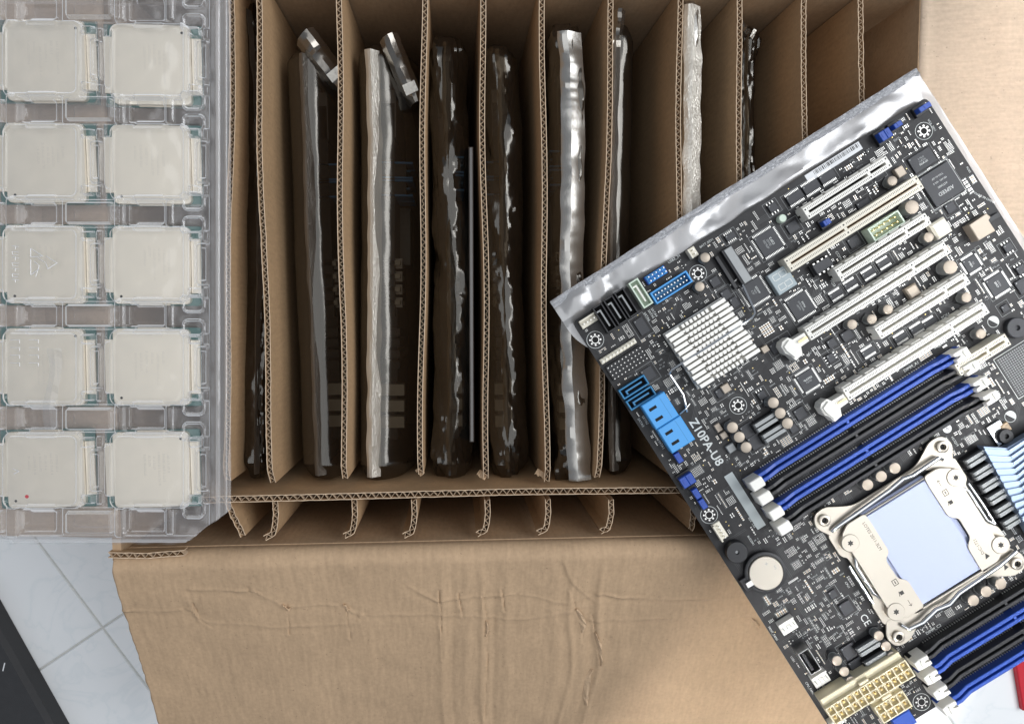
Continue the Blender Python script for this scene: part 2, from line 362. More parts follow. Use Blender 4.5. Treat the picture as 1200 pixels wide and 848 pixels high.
# ------------------------------------------------------------------ the carton
BX0, BX1 = W(128, 645, 0).x, W(1084, 200, 0).x
BY0 = W(600, 648, 0).y; BY1 = W(600, -35, 0).y
ZB = ZF + .004
box = thing('cardboard_box', 'large open brown corrugated cardboard carton standing on white floor tiles', 'box', ((BX0 + BX1) / 2, (BY0 + BY1) / 2, ZB))
bo = Vector(box.location)
WT = .005
def wallbox(name, x0, x1, y0, y1, z0, z1):
    b = MB(); b.box(x0 - bo.x, x1 - bo.x, y0 - bo.y, y1 - bo.y, z0 - bo.z, z1 - bo.z, 'card'); return b.build(name, box)
wallbox('bottom_panel', BX0, BX1, BY0, BY1, ZB, ZB + .006)
wallbox('side_wall', BX0, BX0 + WT, BY0, BY1, ZB + .006, -.004)
wallbox('side_wall', BX1 - WT, BX1, BY0, BY1, ZB + .006, -.003)
wallbox('end_wall', BX0 + WT, BX1 - WT, BY1 - WT, BY1, ZB + .006, -.003)
wallbox('end_wall', BX0 + WT, BX1 - WT, BY0 + .001, BY0 + WT, ZB + .006, -.013)

def seg_dist(px, py, ax, ay, bx, by):
    dx, dy = bx - ax, by - ay; l = dx * dx + dy * dy; t = max(0, min(1, ((px - ax) * dx + (py - ay) * dy) / l)) if l else 0
    ex, ey = ax + t * dx - px, ay + t * dy - py
    return math.hypot(ex, ey), t, (dx * (py - ay) - dy * (px - ax))
def ridge(d, w): return math.exp(-(d / w) ** 2)

# the front flap folds out over the rim and slopes down; creased and torn
FA = R(25)
def flap_world(px, py):
    """photo pixel -> point on the sloping flap plane (through the rim at BY0)"""
    r = Vector((px - CX, py - CY, F)); w = Vector((r.dot(_X), r.dot(_Y), r.dot(_Z)))
    nrm = Vector((0, math.sin(FA) * -1, math.cos(FA))); p0 = Vector((0, BY0 - .004, -.002))
    return CAM + w * ((p0 - CAM).dot(nrm) / w.dot(nrm))
def flap_st(px, py):
    p = flap_world(px, py); return p.x, (Vector((0, BY0 - .004, -.002)) - p).dot(Vector((0, math.cos(FA), math.sin(FA))))
crease_px = [[(150, 722), (225, 722), (240, 736), (330, 743), (420, 740), (424, 730), (510, 728), (560, 731), (600, 735), (670, 726)],
             [(225, 698), (300, 700), (334, 720), (405, 719), (415, 728)], [(700, 706), (760, 710), (880, 711), (930, 716)],
             [(480, 696), (512, 712), (560, 708), (600, 706), (665, 716), (700, 706)], [(690, 735), (780, 733), (890, 730)], [(660, 668), (668, 690), (690, 712)]]
tear_px = [[(338, 718), (341, 752)], [(405, 717), (411, 757)], [(515, 700), (520, 780)], [(538, 704), (541, 730)], [(566, 706), (570, 735), (571, 790), (568, 848)], [(588, 700), (591, 725)],
           [(667, 700), (679, 735), (682, 760)], [(693, 728), (701, 770), (703, 785)], [(228, 714), (238, 735), (250, 742)]]
CR = [[flap_st(*p) for p in l] for l in crease_px]; TR = [[flap_st(*p) for p in l] for l in tear_px]
ribs = [(flap_st(x, 740)[0], w, a) for x, w, a in ((518, .004, 1.2), (530, .004, -.8), (548, .005, .9), (566, .003, 1.3), (580, .004, -1.0), (596, .005, .8), (650, .006, .9), (668, .003, 1.3), (690, .005, -1.1), (700, .003, 1.2), (725, .006, .7), (800, .008, -.6), (430, .008, .5), (380, .01, -.4))]
def seg_field(X_, S_, l, fn):
    out = np.zeros_like(X_)
    for i in range(len(l) - 1):
        (ax, ay), (bx, by) = l[i], l[i + 1]; m_ = .014
        k = (X_ > min(ax, bx) - m_) & (X_ < max(ax, bx) + m_) & (S_ > min(ay, by) - m_) & (S_ < max(ay, by) + m_)
        if not k.any(): continue
        px, py = X_[k], S_[k]; dx, dy = bx - ax, by - ay; t = np.clip(((px - ax) * dx + (py - ay) * dy) / (dx * dx + dy * dy), 0, 1)
        d = np.hypot(ax + t * dx - px, ay + t * dy - py); side = (dx * (py - ay) - dy * (px - ax)) > 0
        v = fn(d, side); cur = out[k]; out[k] = np.where(np.abs(v) > np.abs(cur), v, cur)
    return out
def flap_field(X_, S_):
    f = lambda a, b_, c, sc=1.0: np.array([noise.noise(Vector((x * a, s_ * b_, c))) for x, s_ in zip(X_.ravel(), S_.ravel())]).reshape(X_.shape) * sc
    n1 = f(14, 14, 1); n2 = f(60, 50, 4); n3 = f(260, 60, 9)
    wob = f(70, 70, 6, .0012); Xw, Sw = X_ + wob, S_ + f(60, 60, 12, .0016)
    mod = .35 + 1.1 * np.abs(f(35, 35, 2))
    h = np.zeros_like(X_)
    for l in CR: h += seg_field(Xw, Sw, l, lambda d, sd: .0006 * np.exp(-(d / .0010) ** 2) - np.where(sd, .0005, .0001) * np.exp(-((d - .0032) / .0026) ** 2)) * mod
    for l in TR: h += seg_field(Xw, Sw, l, lambda d, sd: np.where(sd, .0005, .0001) * np.exp(-((d - .0013) / .0012) ** 2) - .0009 * np.exp(-(d / .0006) ** 2)) * mod
    env = 1 / (1 + np.exp(-(S_ - .02) / .006))
    for rx, w, a in ribs: h += a * .0007 * np.exp(-((X_ - rx - .006 * n1) / (w * .6)) ** 2) * env
    return h + .0022 * n1 + .0006 * n2 + .00022 * n3
FL = .25
def flap_profile(s_, h=0.0):
    """(y, z) across the fold: vertical inside the rim, rounding over, then the slope"""
    r = .008; arc = (math.pi / 2 + FA) * r
    if s_ < -.006: return .0045, -.010 + (s_ + .006)
    a = min((s_ + .006) / r, arc / r); d = max(0, s_ + .006 - arc)
    return .0045 - r + (r + h) * math.cos(a) - d * math.cos(FA), -.010 + (r + h) * math.sin(a) - d * math.sin(FA)
def make_flap():
    nx, ns = 560, 300; x0, x1 = BX0 + .0005, BX1 - .004
    xs = np.linspace(x0, x1, nx + 1); ss = np.linspace(-.020, FL, ns + 1); X_, S_ = np.meshgrid(xs, ss)
    Hf = flap_field(X_, S_) * np.clip((S_ + .006) / .01, 0, 1); vs = []
    for k in range(ns + 1):
        for i in range(nx + 1):
            y, z = flap_profile(ss[k], Hf[k, i]); x = xs[i]
            if i in (0, nx) and ss[k] > 0: x += .0012 * noise.noise(Vector((ss[k] * 110, i, 3)))
            vs.append((x - bo.x, BY0 + y - bo.y, z - bo.z))
    m = nx + 1; fs = [(k * m + i, (k + 1) * m + i, (k + 1) * m + i + 1, k * m + i + 1) for k in range(ns) for i in range(nx)]
    mb = MB(); mb.add(vs, fs, 'card'); me = mb.mesh('front_flap', True); o = put('front_flap', me, box)
    sd = o.modifiers.new('thickness', 'SOLIDIFY'); sd.thickness = .004; sd.offset = -1
    return o
flap = make_flap()
# torn paper lips along the tears
def flap_point(x, s, up=0.0):
    y, z = flap_profile(s, up); return Vector((x - bo.x, BY0 + y - bo.y, z - bo.z))
def flap_h(x, s): return float(flap_field(np.array([[x]]), np.array([[s]]))[0, 0])
SO = flap_st(600, 700)[1]
for l, wd_ in (([flap_st(674, 722), flap_st(678, 733), flap_st(681, 748)], .0040), ([flap_st(697, 748), flap_st(700, 765), flap_st(703, 784)], .0022), ([flap_st(693, 790), flap_st(685, 800), flap_st(683, 822), flap_st(686, 832)], .0042), ([flap_st(880, 733), flap_st(884, 744)], .003), ([flap_st(334, 716), flap_st(340, 724)], .0022), ([flap_st(404, 717), flap_st(408, 726)], .0022), ([flap_st(570, 735), flap_st(569, 752)], .0016)):
    t = MB(); vs = []; rows = 9
    for k in range(rows):
        f = k / (rows - 1); q = f * (len(l) - 1); i = min(int(q), len(l) - 2); x = l[i][0] + (l[i + 1][0] - l[i][0]) * (q - i); s = l[i][1] + (l[i + 1][1] - l[i][1]) * (q - i)
        ww = wd_ * (math.sin(f * math.pi) * .9 + .1) * random.uniform(.7, 1.2)
        h = flap_h(x, s)
        vs += [flap_point(x - .0006, s, h - .0002), flap_point(x + ww * .5, s, h + .0012 * random.uniform(.6, 1.4)), flap_point(x + ww, s + random.uniform(-.001, .001), h + .0006 + random.uniform(0, .0014))]
    fs = [(k * 3 + i, k * 3 + i + 1, k * 3 + 4 + i, k * 3 + 3 + i) for k in range(rows - 1) for i in range(2)]
    t.add(vs, fs, 'tear'); o = t.build('torn_paper', box); sd = o.modifiers.new('t', 'SOLIDIFY'); sd.thickness = .0004

# side flaps: a sheet hinged at the rim, creased once
def side_flap(name, sgn, ang, ln):
    mb = MB(); nx, ny = 46, 70; vs = []
    for j in range(ny + 1):
        y0_ = BY0 + (.004 if sgn > 0 else .014); y = y0_ + (BY1 - .002 - y0_) * j / ny
        for i in range(nx + 1):
            d = ln * i / nx; a = min(d / .012, 1) * ang
            z = -.003 - math.sin(ang) * (max(0, d - .006) if sgn < 0 else min(max(0, d - .006), .040)) + (.25 * max(0, d - .046) * math.sin(-ang) if sgn > 0 else 0)
            z += .0016 * noise.noise(Vector((d * 16, y * 14, sgn * 5))) + .0003 * noise.noise(Vector((d * 70, y * 220, 2)))
            z -= .0022 * ridge(d - .040, .0018) + .0012 * ridge(d - .004, .002)
            x = (BX1 - .004 + d * math.cos(ang)) if sgn > 0 else (BX0 + .004 - d * math.cos(ang))
            vs.append((x - bo.x, y - bo.y, z - bo.z + .0015))
    m = nx + 1; fs = [(j * m + i, j * m + i + 1, (j + 1) * m + i + 1, (j + 1) * m + i)[::sgn] for j in range(ny) for i in range(nx)]
    mb.add(vs, fs, 'card_flap_lit'); o = put(name, mb.mesh(name, True), box); sd = o.modifiers.new('thickness', 'SOLIDIFY'); sd.thickness = .004; sd.offset = -1
M['card_flap_lit'] = card_mat('kraft_flap_lit', (0.53, 0.41, 0.305), 'Y', .22)  # paler than the carton: daylight on the flap is put into the colour
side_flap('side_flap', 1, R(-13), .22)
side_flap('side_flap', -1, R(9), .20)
bf = MB(); bf.add([(BX0 + .004 - bo.x, BY1 - bo.y, -.004 - bo.z), (BX1 - .004 - bo.x, BY1 - bo.y, -.004 - bo.z), (BX1 - .004 - bo.x, BY1 + .14 - bo.y, -.09 - bo.z), (BX0 + .004 - bo.x, BY1 + .14 - bo.y, -.09 - bo.z)], [(0, 1, 2, 3)], 'card')
o = bf.build('back_flap', box); sd = o.modifiers.new('t', 'SOLIDIFY'); sd.thickness = .004; sd.offset = -1
# crushed corrugated corner under the tray
corner = corrugated('crushed_rim', [(BX0 - .001 - bo.x, BY0 + .0045 - bo.y), (BX0 + .02 - bo.x, BY0 + .0035 - bo.y), (BX0 + .042 - bo.x, BY0 + .0048 - bo.y)], -.0002 - bo.z, -.006 - bo.z, .0034, .0045, box, seed=3)

# ------------------------------------------------------------------ dividers
ZT = -.0050
YC = W(600, 578, ZT).y                                # long cross divider
cross = corrugated('cross_divider', [(W(266, 580, ZT).x - .05, YC - .001), (W(400, 578, ZT).x, YC), (W(600, 576, ZT).x, YC + .001), (W(800, 577, ZT).x, YC + .0002), (W(860, 577, ZT).x, YC)], ZT, ZB + .008, .004, .0046, seed=1)
tag(cross, 'long corrugated cardboard divider crossing the ends of all the upright dividers', 'divider')
CROSS_X1 = W(860, 577, ZT).x
div = [  # top pixel path, ends where it is notched into the cross divider
    ([(272, 0), (270, 200), (267, 400), (264, 566)], (266, 588, 285, 628), 'cardboard divider standing right against the side of the clear chip tray'),
    ([(302, 0), (305, 150), (310, 330), (318, 568)], (322, 585, 320, 630), 'cardboard divider second from the clear chip tray'),
    ([(397, 0), (399, 200), (402, 420), (404, 563)], (415, 585, 409, 628), 'cardboard divider third from the clear chip tray'),
    ([(497, 0), (496, 200), (494, 400), (493, 558)], (485, 585, 480, 628), 'cardboard divider fourth from the clear chip tray'),
    ([(565, 0), (567, 200), (570, 420), (570, 563)], (571, 585, 568, 628), 'cardboard divider fifth from the clear chip tray'),
    ([(636, 0), (637, 200), (639, 420), (641, 567)], (642, 585, 637, 628), 'cardboard divider sixth from the clear chip tray'),
    ([(717, 0), (712, 200), (706, 400), (702, 562)], (716, 585, 712, 627), 'cardboard divider seventh from the clear chip tray'),
    ([(797, 0), (796, 200), (794, 400), (792, 560)], (812, 592, 806, 630), 'cardboard divider eighth from the clear chip tray, beside the pale bag'),
    ([(866, 0), (867, 200), (868, 400), (868, 560)], None, 'cardboard divider between the pale bag and the first empty slot'),
    ([(942, 0), (944, 200), (945, 400), (946, 560)], None, 'cardboard divider between the two empty slots of the carton'),
    ([(1009, 0), (1012, 200), (1014, 400), (1015, 560)], None, 'cardboard divider facing the carton wall across the last empty slot'),
]
for i, (pp, tab, lab) in enumerate(div):
    P = [W(x, y, ZT) for x, y in pp]
    first = P[0] + (P[0] - P[1]) * ((BY1 - WT - .001 - P[0].y) / (P[0] - P[1]).y)
    path = [(first.x, first.y)] + [(p.x, p.y) for p in P]
    path[-1] = (path[-1][0], max(path[-1][1], YC + .003))
    rb = random.Random(i); ph = rb.uniform(0, 6); am = rb.uniform(-.003, .003)
    bow = lambda f, lv, am=am, ph=ph: am * math.sin(f * 3.1 + .4) * lv + .0007 * math.sin(f * 11 + ph) * (1 - lv)
    o = corrugated('cardboard_divider', path, (lambda f, k=i: ZT - .0005 * math.sin(f * 9 + k) - (.006 * max(0, f - .97) / .03)), ZB + .008, .0033, .0037, bow=bow, seed=20 + i)
    tag(o, lab, 'divider', 'upright dividers standing in the carton')
    if tab:
        x0, y0, x1, y1 = tab; zt = -.012
        a = W(x0, y0, zt); b = W(x1, y1, zt); a.y = min(a.y, YC - .003); b.y = max(b.y, BY0 + .0085)
        if i in (0,): pts = [(a.x, a.y), (a.x * .6 + b.x * .4, a.y * .55 + b.y * .45), (b.x, b.y)]
        else:
            dx = -.004 if i != 7 else -.001
            pts = [(a.x, a.y), (a.x + .0004, a.y * .6 + b.y * .4), (a.x - .0003, a.y * .3 + b.y * .7), (a.x + dx * .4, a.y * .1 + b.y * .9), (a.x + dx * 1.6, b.y)]
        corrugated('end_tab', pts, zt, ZB + .02, .0034, .0036, o, jag=.0012, seed=50 + i)
# little paper shreds where the notches were torn
for (x, y, sc) in ((494, 558, .8), (568, 562, 1.0), (637, 562, 1.1)):
    p = W(x, y, -.012); mb = MB(); n = 6; vs = []
    for k in range(n):
        vs += [(p.x - .006 * sc * k / n, p.y + .004 * sc * k / n + random.uniform(-.001, .001), p.z - .003 * k / n), (p.x - .006 * sc * k / n + .002, p.y + .004 * sc * k / n + .003 * sc, p.z + random.uniform(-.002, .001))]
    mb.add(vs, [(2 * k, 2 * k + 1, 2 * k + 3, 2 * k + 2) for k in range(n - 1)], 'tear')
    vs_o = mb.build('torn_notch', cross)
# ================================================================== bagged boards in the slots
def ridged(p):
    v = 0; a = 1; f = 1
    for _ in range(3): v += a * (1 - abs(noise.noise(p * f)) * 2); a *= .5; f *= 2.1
    return v / 1.75
def crumple(rnd, n=7, f0=7.0, f1=70.0):
    """folded-film relief: flat facets that meet in straight sharp creases"""
    W_ = []
    for k in range(n):
        a = rnd.uniform(0, math.pi); f = f0 * (f1 / f0) ** (k / (n - 1)); W_.append((math.cos(a) * f, math.sin(a) * f, rnd.uniform(0, 1), (f0 / f) ** .8))
    def fn(x, y):
        wx = x + .012 * noise.noise(Vector((x * 12, y * 12, 1))); wy = y + .012 * noise.noise(Vector((x * 12, y * 12, 7))); h = 0
        for cx_, cy_, ph, am in W_:
            t = (wx * cx_ + wy * cy_ + ph) % 1.0; h += am * (abs(t - .5) * 4 - 1)
        return h / 2.2
    return fn
def bagged(label, top, wl, wr, fside, film, seam, zt=-.030, depth=.20, crinkle=1.0, seam_off=0.0, fold=None, seamw=.0045, parts=1, seed=0, slope=.022):
    """top: pixel path of the bag's upper rim, as seen on plane zt; wl, wr: how far it bulges to either side;
    fside: +1/-1 side on which the components show"""
    rnd = random.Random(seed); fold_fn = crumple(random.Random(seed + 40), 8, 11.0, 120.0) if crinkle > .9 else crumple(random.Random(seed + 40))
    P = [W(x, y, zt) for x, y in top]; L = len(P)
    base = P[L // 2]; root = thing('antistatic_bag', label, 'bag', (base.x, base.y, zt - depth), group='motherboards bagged in antistatic film')
    org = Vector(root.location)
    def cen(f):
        q = f * (L - 1); i = min(int(q), L - 2); return P[i].lerp(P[i + 1], q - i)
    nu, nv = 230, 64; vs = []
    for iu in range(nu + 1):
        f = iu / nu; c = cen(f); endp = min(1, min(f, 1 - f) / .04) ** .5
        for iv in range(nv + 1):
            g = iv / nv * 2 - 1                       # -1 left bottom .. 0 rim .. 1 right bottom
            a = abs(g); sg = 1 if g > 0 else -1; hw = wr if g > 0 else wl
            t = min(1, a / .45); k = math.sin(t * math.pi / 2)
            w = hw * k * (.5 + .5 * endp)
            dz = slope * hw / .018 * (1 - math.cos(t * math.pi / 2)) + max(0, a - .40) / .60 * (depth - .02)
            p = Vector((c.x * 30 + sg * 3, c.y * 30 + seed * 7, g * 2.6))
            cr = fold_fn(c.y, g * .13 + seed) * .0034 * crinkle * (.25 + 1.1 * abs(noise.noise(Vector((c.y * 16, g * 3, seed)))))
            cr *= 1 + 1.6 * max(0, 1 - min(f, 1 - f) / .10); fall = min(1, a * 5 + .25)
            drop = .012 * (1 - endp) + .003 * noise.noise(Vector((f * 4, seed, 0)))
            vs.append((c.x + sg * w + cr * fall * .7 * sg - org.x, c.y - org.y + .0012 * noise.noise(p * 1.7), zt - dz - drop + cr * fall * .8 - org.z))
    m = nv + 1; fs = [(i * m + k, i * m + k + 1, (i + 1) * m + k + 1, (i + 1) * m + k) for i in range(nu) for k in range(nv)]
    mb = MB(); mb.add(vs, fs, film); mb.build('film', root, 14)
    mb = MB(); vs = []                               # heat-sealed strip along the rim
    for iu in range(nu + 1):
        f = iu / nu; c = cen(f)
        if f < .03 or f > .985: continue
        wz = .0010 * noise.noise(Vector((f * 14, seed, 8))) * crinkle; hz = .003 * noise.noise(Vector((f * 4, seed, 0)))
        for t in (-1, -.6, -.2, .2, .6, 1):
            vs.append((c.x + seam_off + t * seamw * (.5 + .10 * noise.noise(Vector((f * 17, t, seed)))) + wz - org.x, c.y - org.y, zt + .0030 + hz - .0035 * abs(t + .3) - org.z + .0011 * crinkle * fold_fn(c.y * 1.3, t * .006 + 3)))
    n = len(vs) // 6; mb.add(vs, [(i * 6 + k, i * 6 + k + 1, i * 6 + 7 + k, i * 6 + 6 + k) for i in range(n - 1) for k in range(5)], seam); o = mb.build('seal_strip', root, 14)
    if fold:                                         # a corner of the bag folded over, as a creased prism
        pts = [W(x, y, zt + .006) for x, y in fold]; mb = MB(); vs = []
        a, b, wv = pts[0], pts[1], (pts[2] - pts[0]); n = 14
        for k in range(n + 1):
            f = k / n; q = a.lerp(b, f); tw = .0020 * math.sin(f * 5 + seed); taper = 1 - .35 * max(0, f - .8) / .2
            for t, hh in ((-.5, -.0045), (-.30, .0010), (-.02, .0030), (.22, .0026), (.5, -.0020)):
                kink = .0030 if .30 < f < .42 else 0
                vs.append((q.x + wv.x * t * taper - org.x + .0006 * noise.noise(Vector((f * 9, t * 4, seed))), q.y + wv.y * t * taper - org.y, q.z + hh + kink * (t + .5) + tw * t * 2 - .010 * f - org.z + .0010 * noise.noise(Vector((f * 7, t * 3, seed + 2)))))
        mb.add(vs, [(k * 5 + j, k * 5 + j + 1, k * 5 + 6 + j, k * 5 + 5 + j) for k in range(n) for j in range(4)], 'bagfold'); mb.build('folded_corner', root, 25)
        mb = MB(); q0, q1 = a.lerp(b, .72), a.lerp(b, .88)                    # glare near the end of the fold, added as a pale patch
        mb.add([(q.x + wv.x * t - org.x, q.y + wv.y * t - org.y, q.z + .0045 - .010 * .8 - org.z + z_) for q, t, z_ in ((q0, -.30, 0), (q0, .35, .001), (q1, .35, .0005), (q1, -.30, -.001))], [(0, 1, 2, 3)], 'seambright'); mb.build('glare_patch', root)
    if not parts: return
    # the board inside the film: a thing of its own
    a, b = cen(.05), cen(.95)
    inner = thing('bagged_motherboard', 'dark motherboard inside the ' + label, 'motherboard', (base.x, base.y, zt - depth + .004), group='motherboards inside the antistatic bags')
    tpt = Vector(((a.x + b.x) / 2, (a.y + b.y) / 2, 0)); ang = math.atan2(b.x - a.x, a.y - b.y); inner.rotation_euler.z = ang; inner.location.x = tpt.x; inner.location.y = tpt.y
    ln = (a - b).length / 2 - .004; H = depth - .012
    mb = MB(); mb.box(-.0008, .0008, -ln, ln, 0, H, 'smoke_board'); mb.build('circuit_board', inner)
    def comp(name, y, z, w, h, t, mt, x=.0009):
        q = MB(); x0, x1 = (x, t) if fside > 0 else (-t, -x); q.box(min(x0, x1), max(x0, x1), y - w / 2, y + w / 2, z - h / 2, z + h / 2, mt, 0); q.build(name, inner)
    hw = (wr if fside > 0 else wl) * .80
    for k in range(2):
        for q in range(2):
            y0, z0 = ln * (.52 - k * .095), H - .030 - q * .024
            comp('port_block', y0 + .0048, z0, .0012, .020, hw, 'cyan'); comp('port_block', y0 - .0048, z0, .0012, .020, hw, 'cyan'); comp('port_block', y0, z0, .0080, .018, hw * .8, 'black'); comp('port_tongue', y0, z0, .0012, .015, hw * .92, 'dkcyan', hw * .8)
    for k in range(4):
        y0 = ln * (.02 - k * .072); comp('expansion_slot', y0, H - .040, .0030, .040, hw * .62, 'cream_pl'); comp('slot_end', y0, H - .030, .0066, .006, hw * .66, 'white_pl', hw * .4)
    comp('heat_sink', ln * .20, H - .085, .040, .040, hw * .8, 'choke')
    for k in range(4): comp('memory_slot', -ln * (.36 + .06 * k), H - .06, .005, .085, hw * .62, 'black' if k % 2 else 'smoke_board')
    for k in range(3): comp('power_plug', -ln * (.68 + .09 * k), H - .026, .0075, .011, hw * .74, 'cream_pl')
    comp('black_filler', ln * .30, H - .075, ln * 1.15, .11, hw * .46, 'smoke_board'); comp('black_filler', -ln * .60, H - .085, ln * .74, .11, hw * .50, 'smoke_board')  # black filler slabs added to darken the depth of the bag
    comp('metal_bracket', ln * .82, H - .06, .03, .08, hw * .5, 'steel_strip')

bagged('dull grey antistatic bag leaning in the slot beside the tray', [(291, -5), (300, 110), (304, 200), (304, 330), (301, 450), (300, 565)], .010, .004, 1, 'bag', 'seam', crinkle=1.1, seamw=.003, seed=1, parts=0)
bagged('smoky antistatic bag with a thin dull seam and a folded corner', [(357, 50), (362, 160), (366, 300), (372, 430), (377, 566)], .014, .019, 1, 'bag', 'seam', crinkle=.25, seed=2, seam_off=-.0005, seamw=.0065, fold=[(356, 40), (400, 96), (378, 23)])
bagged('smoky antistatic bag with a wide pale seam strip', [(438, 45), (441, 160), (441, 300), (440, 430), (440, 568)], .011, .027, 1, 'bag', 'seambright', crinkle=.35, seed=3, seam_off=-.001, seamw=.0085, fold=[(455, 42), (486, 116), (477, 33)])
bagged('crumpled antistatic bag with the thin steel strip beside it', [(522, 35), (526, 160), (529, 300), (530, 430), (528, 566)], .012, .013, 1, 'bag', 'bag', crinkle=1.3, seed=4, seamw=.006)
bagged('dark crumpled antistatic bag between the fifth and sixth dividers', [(586, 45), (590, 160), (591, 300), (594, 430), (598, 566)], .012, .013, -1, 'bag', 'bag', crinkle=1.2, seed=5, seamw=.006)
bagged('bright silvery wrinkled antistatic bag', [(670, 20), (674, 160), (672, 300), (674, 430), (682, 572)], .015, .007, -1, 'bag', 'bagbright', zt=-.018, crinkle=1.1, seed=6, seam_off=-.001, seamw=.0150)
bagged('narrow grey antistatic bag with a silver streak', [(724, 20), (722, 160), (720, 300), (720, 430), (722, 560)], .004, .013, -1, 'bag', 'seam', crinkle=.8, seed=7, seam_off=-.001, seamw=.007, fold=[(724, 12), (722, 58), (742, 14)])
bagged('pale milky antistatic bag with a broad flat seam', [(812, -10), (812, 120), (811, 240), (810, 400), (810, 540)], .006, .006, -1, 'bagbright', 'seambright', zt=-.016, crinkle=.7, seed=8, seamw=.0115, parts=0)
bagged('black shiny antistatic bag slumped in the slot next to the empty ones', [(876, 25), (876, 120), (875, 240), (874, 400), (874, 540)], .006, .008, -1, 'bag', 'bag', zt=-.035, crinkle=1.2, seed=9, seamw=.004, parts=0, fold=[(866, 28), (890, 40), (872, 14)])
# thin steel strip standing beside the crumpled bag
a, b = W(552, 172, -.03), W(554, 518, -.03); st = MB(); st.box(-.0014, .0014, b.y - a.y, 0, -.2, 0, 'steel_strip', .0006)
o = st.build('steel_strip', None, False, (a.x, a.y, -.03)); tag(o, 'thin grey steel strip standing on edge beside a crumpled bag', 'strip')

# ================================================================== clear tray with ten processors
cpu_c = [(53, 71), (53, 191), (53, 310), (53, 430), (53, 550), (177.5, 76), (177.5, 193), (177.5, 311), (177.5, 430), (177.5, 550)]
def sst(d, w=.7): return 1 / (1 + math.exp(max(-40, min(40, d / w * 2.2))))      # 1 inside, 0 outside
def rr(x, y, cx, cy, hx, hy, r):
    qx, qy = abs(x - cx) - hx + r, abs(y - cy) - hy + r
    return math.hypot(max(qx, 0), max(qy, 0)) + min(max(qx, qy), 0) - r
rows = (-48, 71, 191, 310, 430, 550); cols = (-72, 53, 177.5)
def lid_h(x, y):
    h = 0.0
    # nearest pocket
    cx = min(cols, key=lambda c: abs(c - x)); cy = min(rows, key=lambda c: abs(c - y)); cy2 = cy + (3 if cx > 150 and cy < 100 else 0)
    h += .0034 * sst(rr(x, y, cx, cy2, 46, 43.5, 9)) - .0012 * sst(rr(x, y, cx - 1, cy2, 41, 40, 7))
    h = max(h, .0022 * sst(rr(x, y, cx, cy2, 53, 30, 4)))
    h += .0012 * sst(rr(x, y, cx, cy2 - 44, 17, 5, 2)) + .0012 * sst(rr(x, y, cx, cy2 + 44, 17, 5, 2))
    # bars between rows
    ry = min([r + 59.5 for r in rows] + [rows[0] - 60], key=lambda c: abs(c - y))
    for (bx, hw, hh, a) in ((17, 7, 17, .0026), (46, 20, 13, -.0018), (109, 27, 12, .0042), (109, 34, 16, .0014), (143, 5, 17, .0030), (172, 21, 13, -.0018), (200, 4, 15, .0022), (-16, 24, 12, .0042)):
        h += a * sst(rr(x, y, bx, ry, hw, hh, 3))
    # posts between columns
    for px in (115, 240, -10):
        h += .0032 * sst(rr(x, y, px + (0 if px != 240 else -1), cy2, 6.5, 24, 3)) - .0022 * sst(rr(x, y, px, cy2, 3.5, 19, 2))
        for sy in (-33, 33):
            h += .0040 * sst(rr(x, y, px - 9, cy2 + sy, 6, 5, 2)) + .0020 * sst(rr(x, y, px + 3, cy2 + sy, 3, 6, 1))
    for sy in (-46, 46): h += .0028 * sst(abs(rr(x, y, 228, cy2 + sy, 12, 9, 6)) - .9, .7)
    # outer rails
    h += .0026 * sst(247 - x) - .0046 * sst(256 - x) - .0034 * sst(262.5 - x)
    h += .0022 * sst(626 - y) - .0030 * sst(631 - y) - .0022 * sst(635 - y)
    return h
def tray_edge(x): return 638.5 - max(0, x - 214) * .74 + (-4 if x < 8 else 0) + .8 * math.sin(x * .2)
tray = thing('chip_tray', 'clear moulded plastic tray full of processor chips lying across the carton rim', 'tray', W(90, 300, .0005))
to = Vector(tray.location)
def sheet(name, z0, fn, step, mt, x0=-80, x1=267, y0=-70, y1=641, jig=0):
    nx = int((x1 - x0) / step); ny = int((y1 - y0) / step); mb = MB(); vs = []; fs = []
    for j in range(ny + 1):
        y = y0 + (y1 - y0) * j / ny
        for i in range(nx + 1):
            x = x0 + (x1 - x0) * i / nx; h = fn(x, y) + jig * noise.noise(Vector((x * .05, y * .05, 0)))
            p = W(x, min(y, tray_edge(x)), .008); vs.append((p.x - to.x, p.y - to.y, z0 + h - to.z))
    m = nx + 1
    for j in range(ny):
        for i in range(nx):
            if y0 + (y1 - y0) * j / ny < tray_edge(x0 + (x1 - x0) * (i + .5) / nx): fs.append((j * m + i, (j + 1) * m + i, (j + 1) * m + i + 1, j * m + i + 1))
    mb.add(vs, fs, mt); return mb.build(name, tray, True)
sheet('tray_lid', .0088, lid_h, 1.2, 'tray', jig=.0002)
def base_h(x, y):
    cx = min(cols, key=lambda c: abs(c - x)); cy = min(rows, key=lambda c: abs(c - y)); cy2 = cy + (3 if cx > 150 and cy < 100 else 0)
    h = .0040 - .0030 * sst(rr(x, y, cx, cy2, 55, 47, 5)); ry = min([r + 59.5 for r in rows] + [rows[0] - 60], key=lambda c: abs(c - y))
    for (bx, hw, hh, a) in ((46, 20, 9, -.0024), (109, 24, 9, .0016), (172, 21, 9, -.0024)): h += a * sst(rr(x, y, bx, ry, hw, hh, 3))
    return h - .003 * sst(258 - x) - .002 * sst(632 - y)
sheet('tray_base', .0010, base_h, 3.0, 'traybase', jig=.0003)
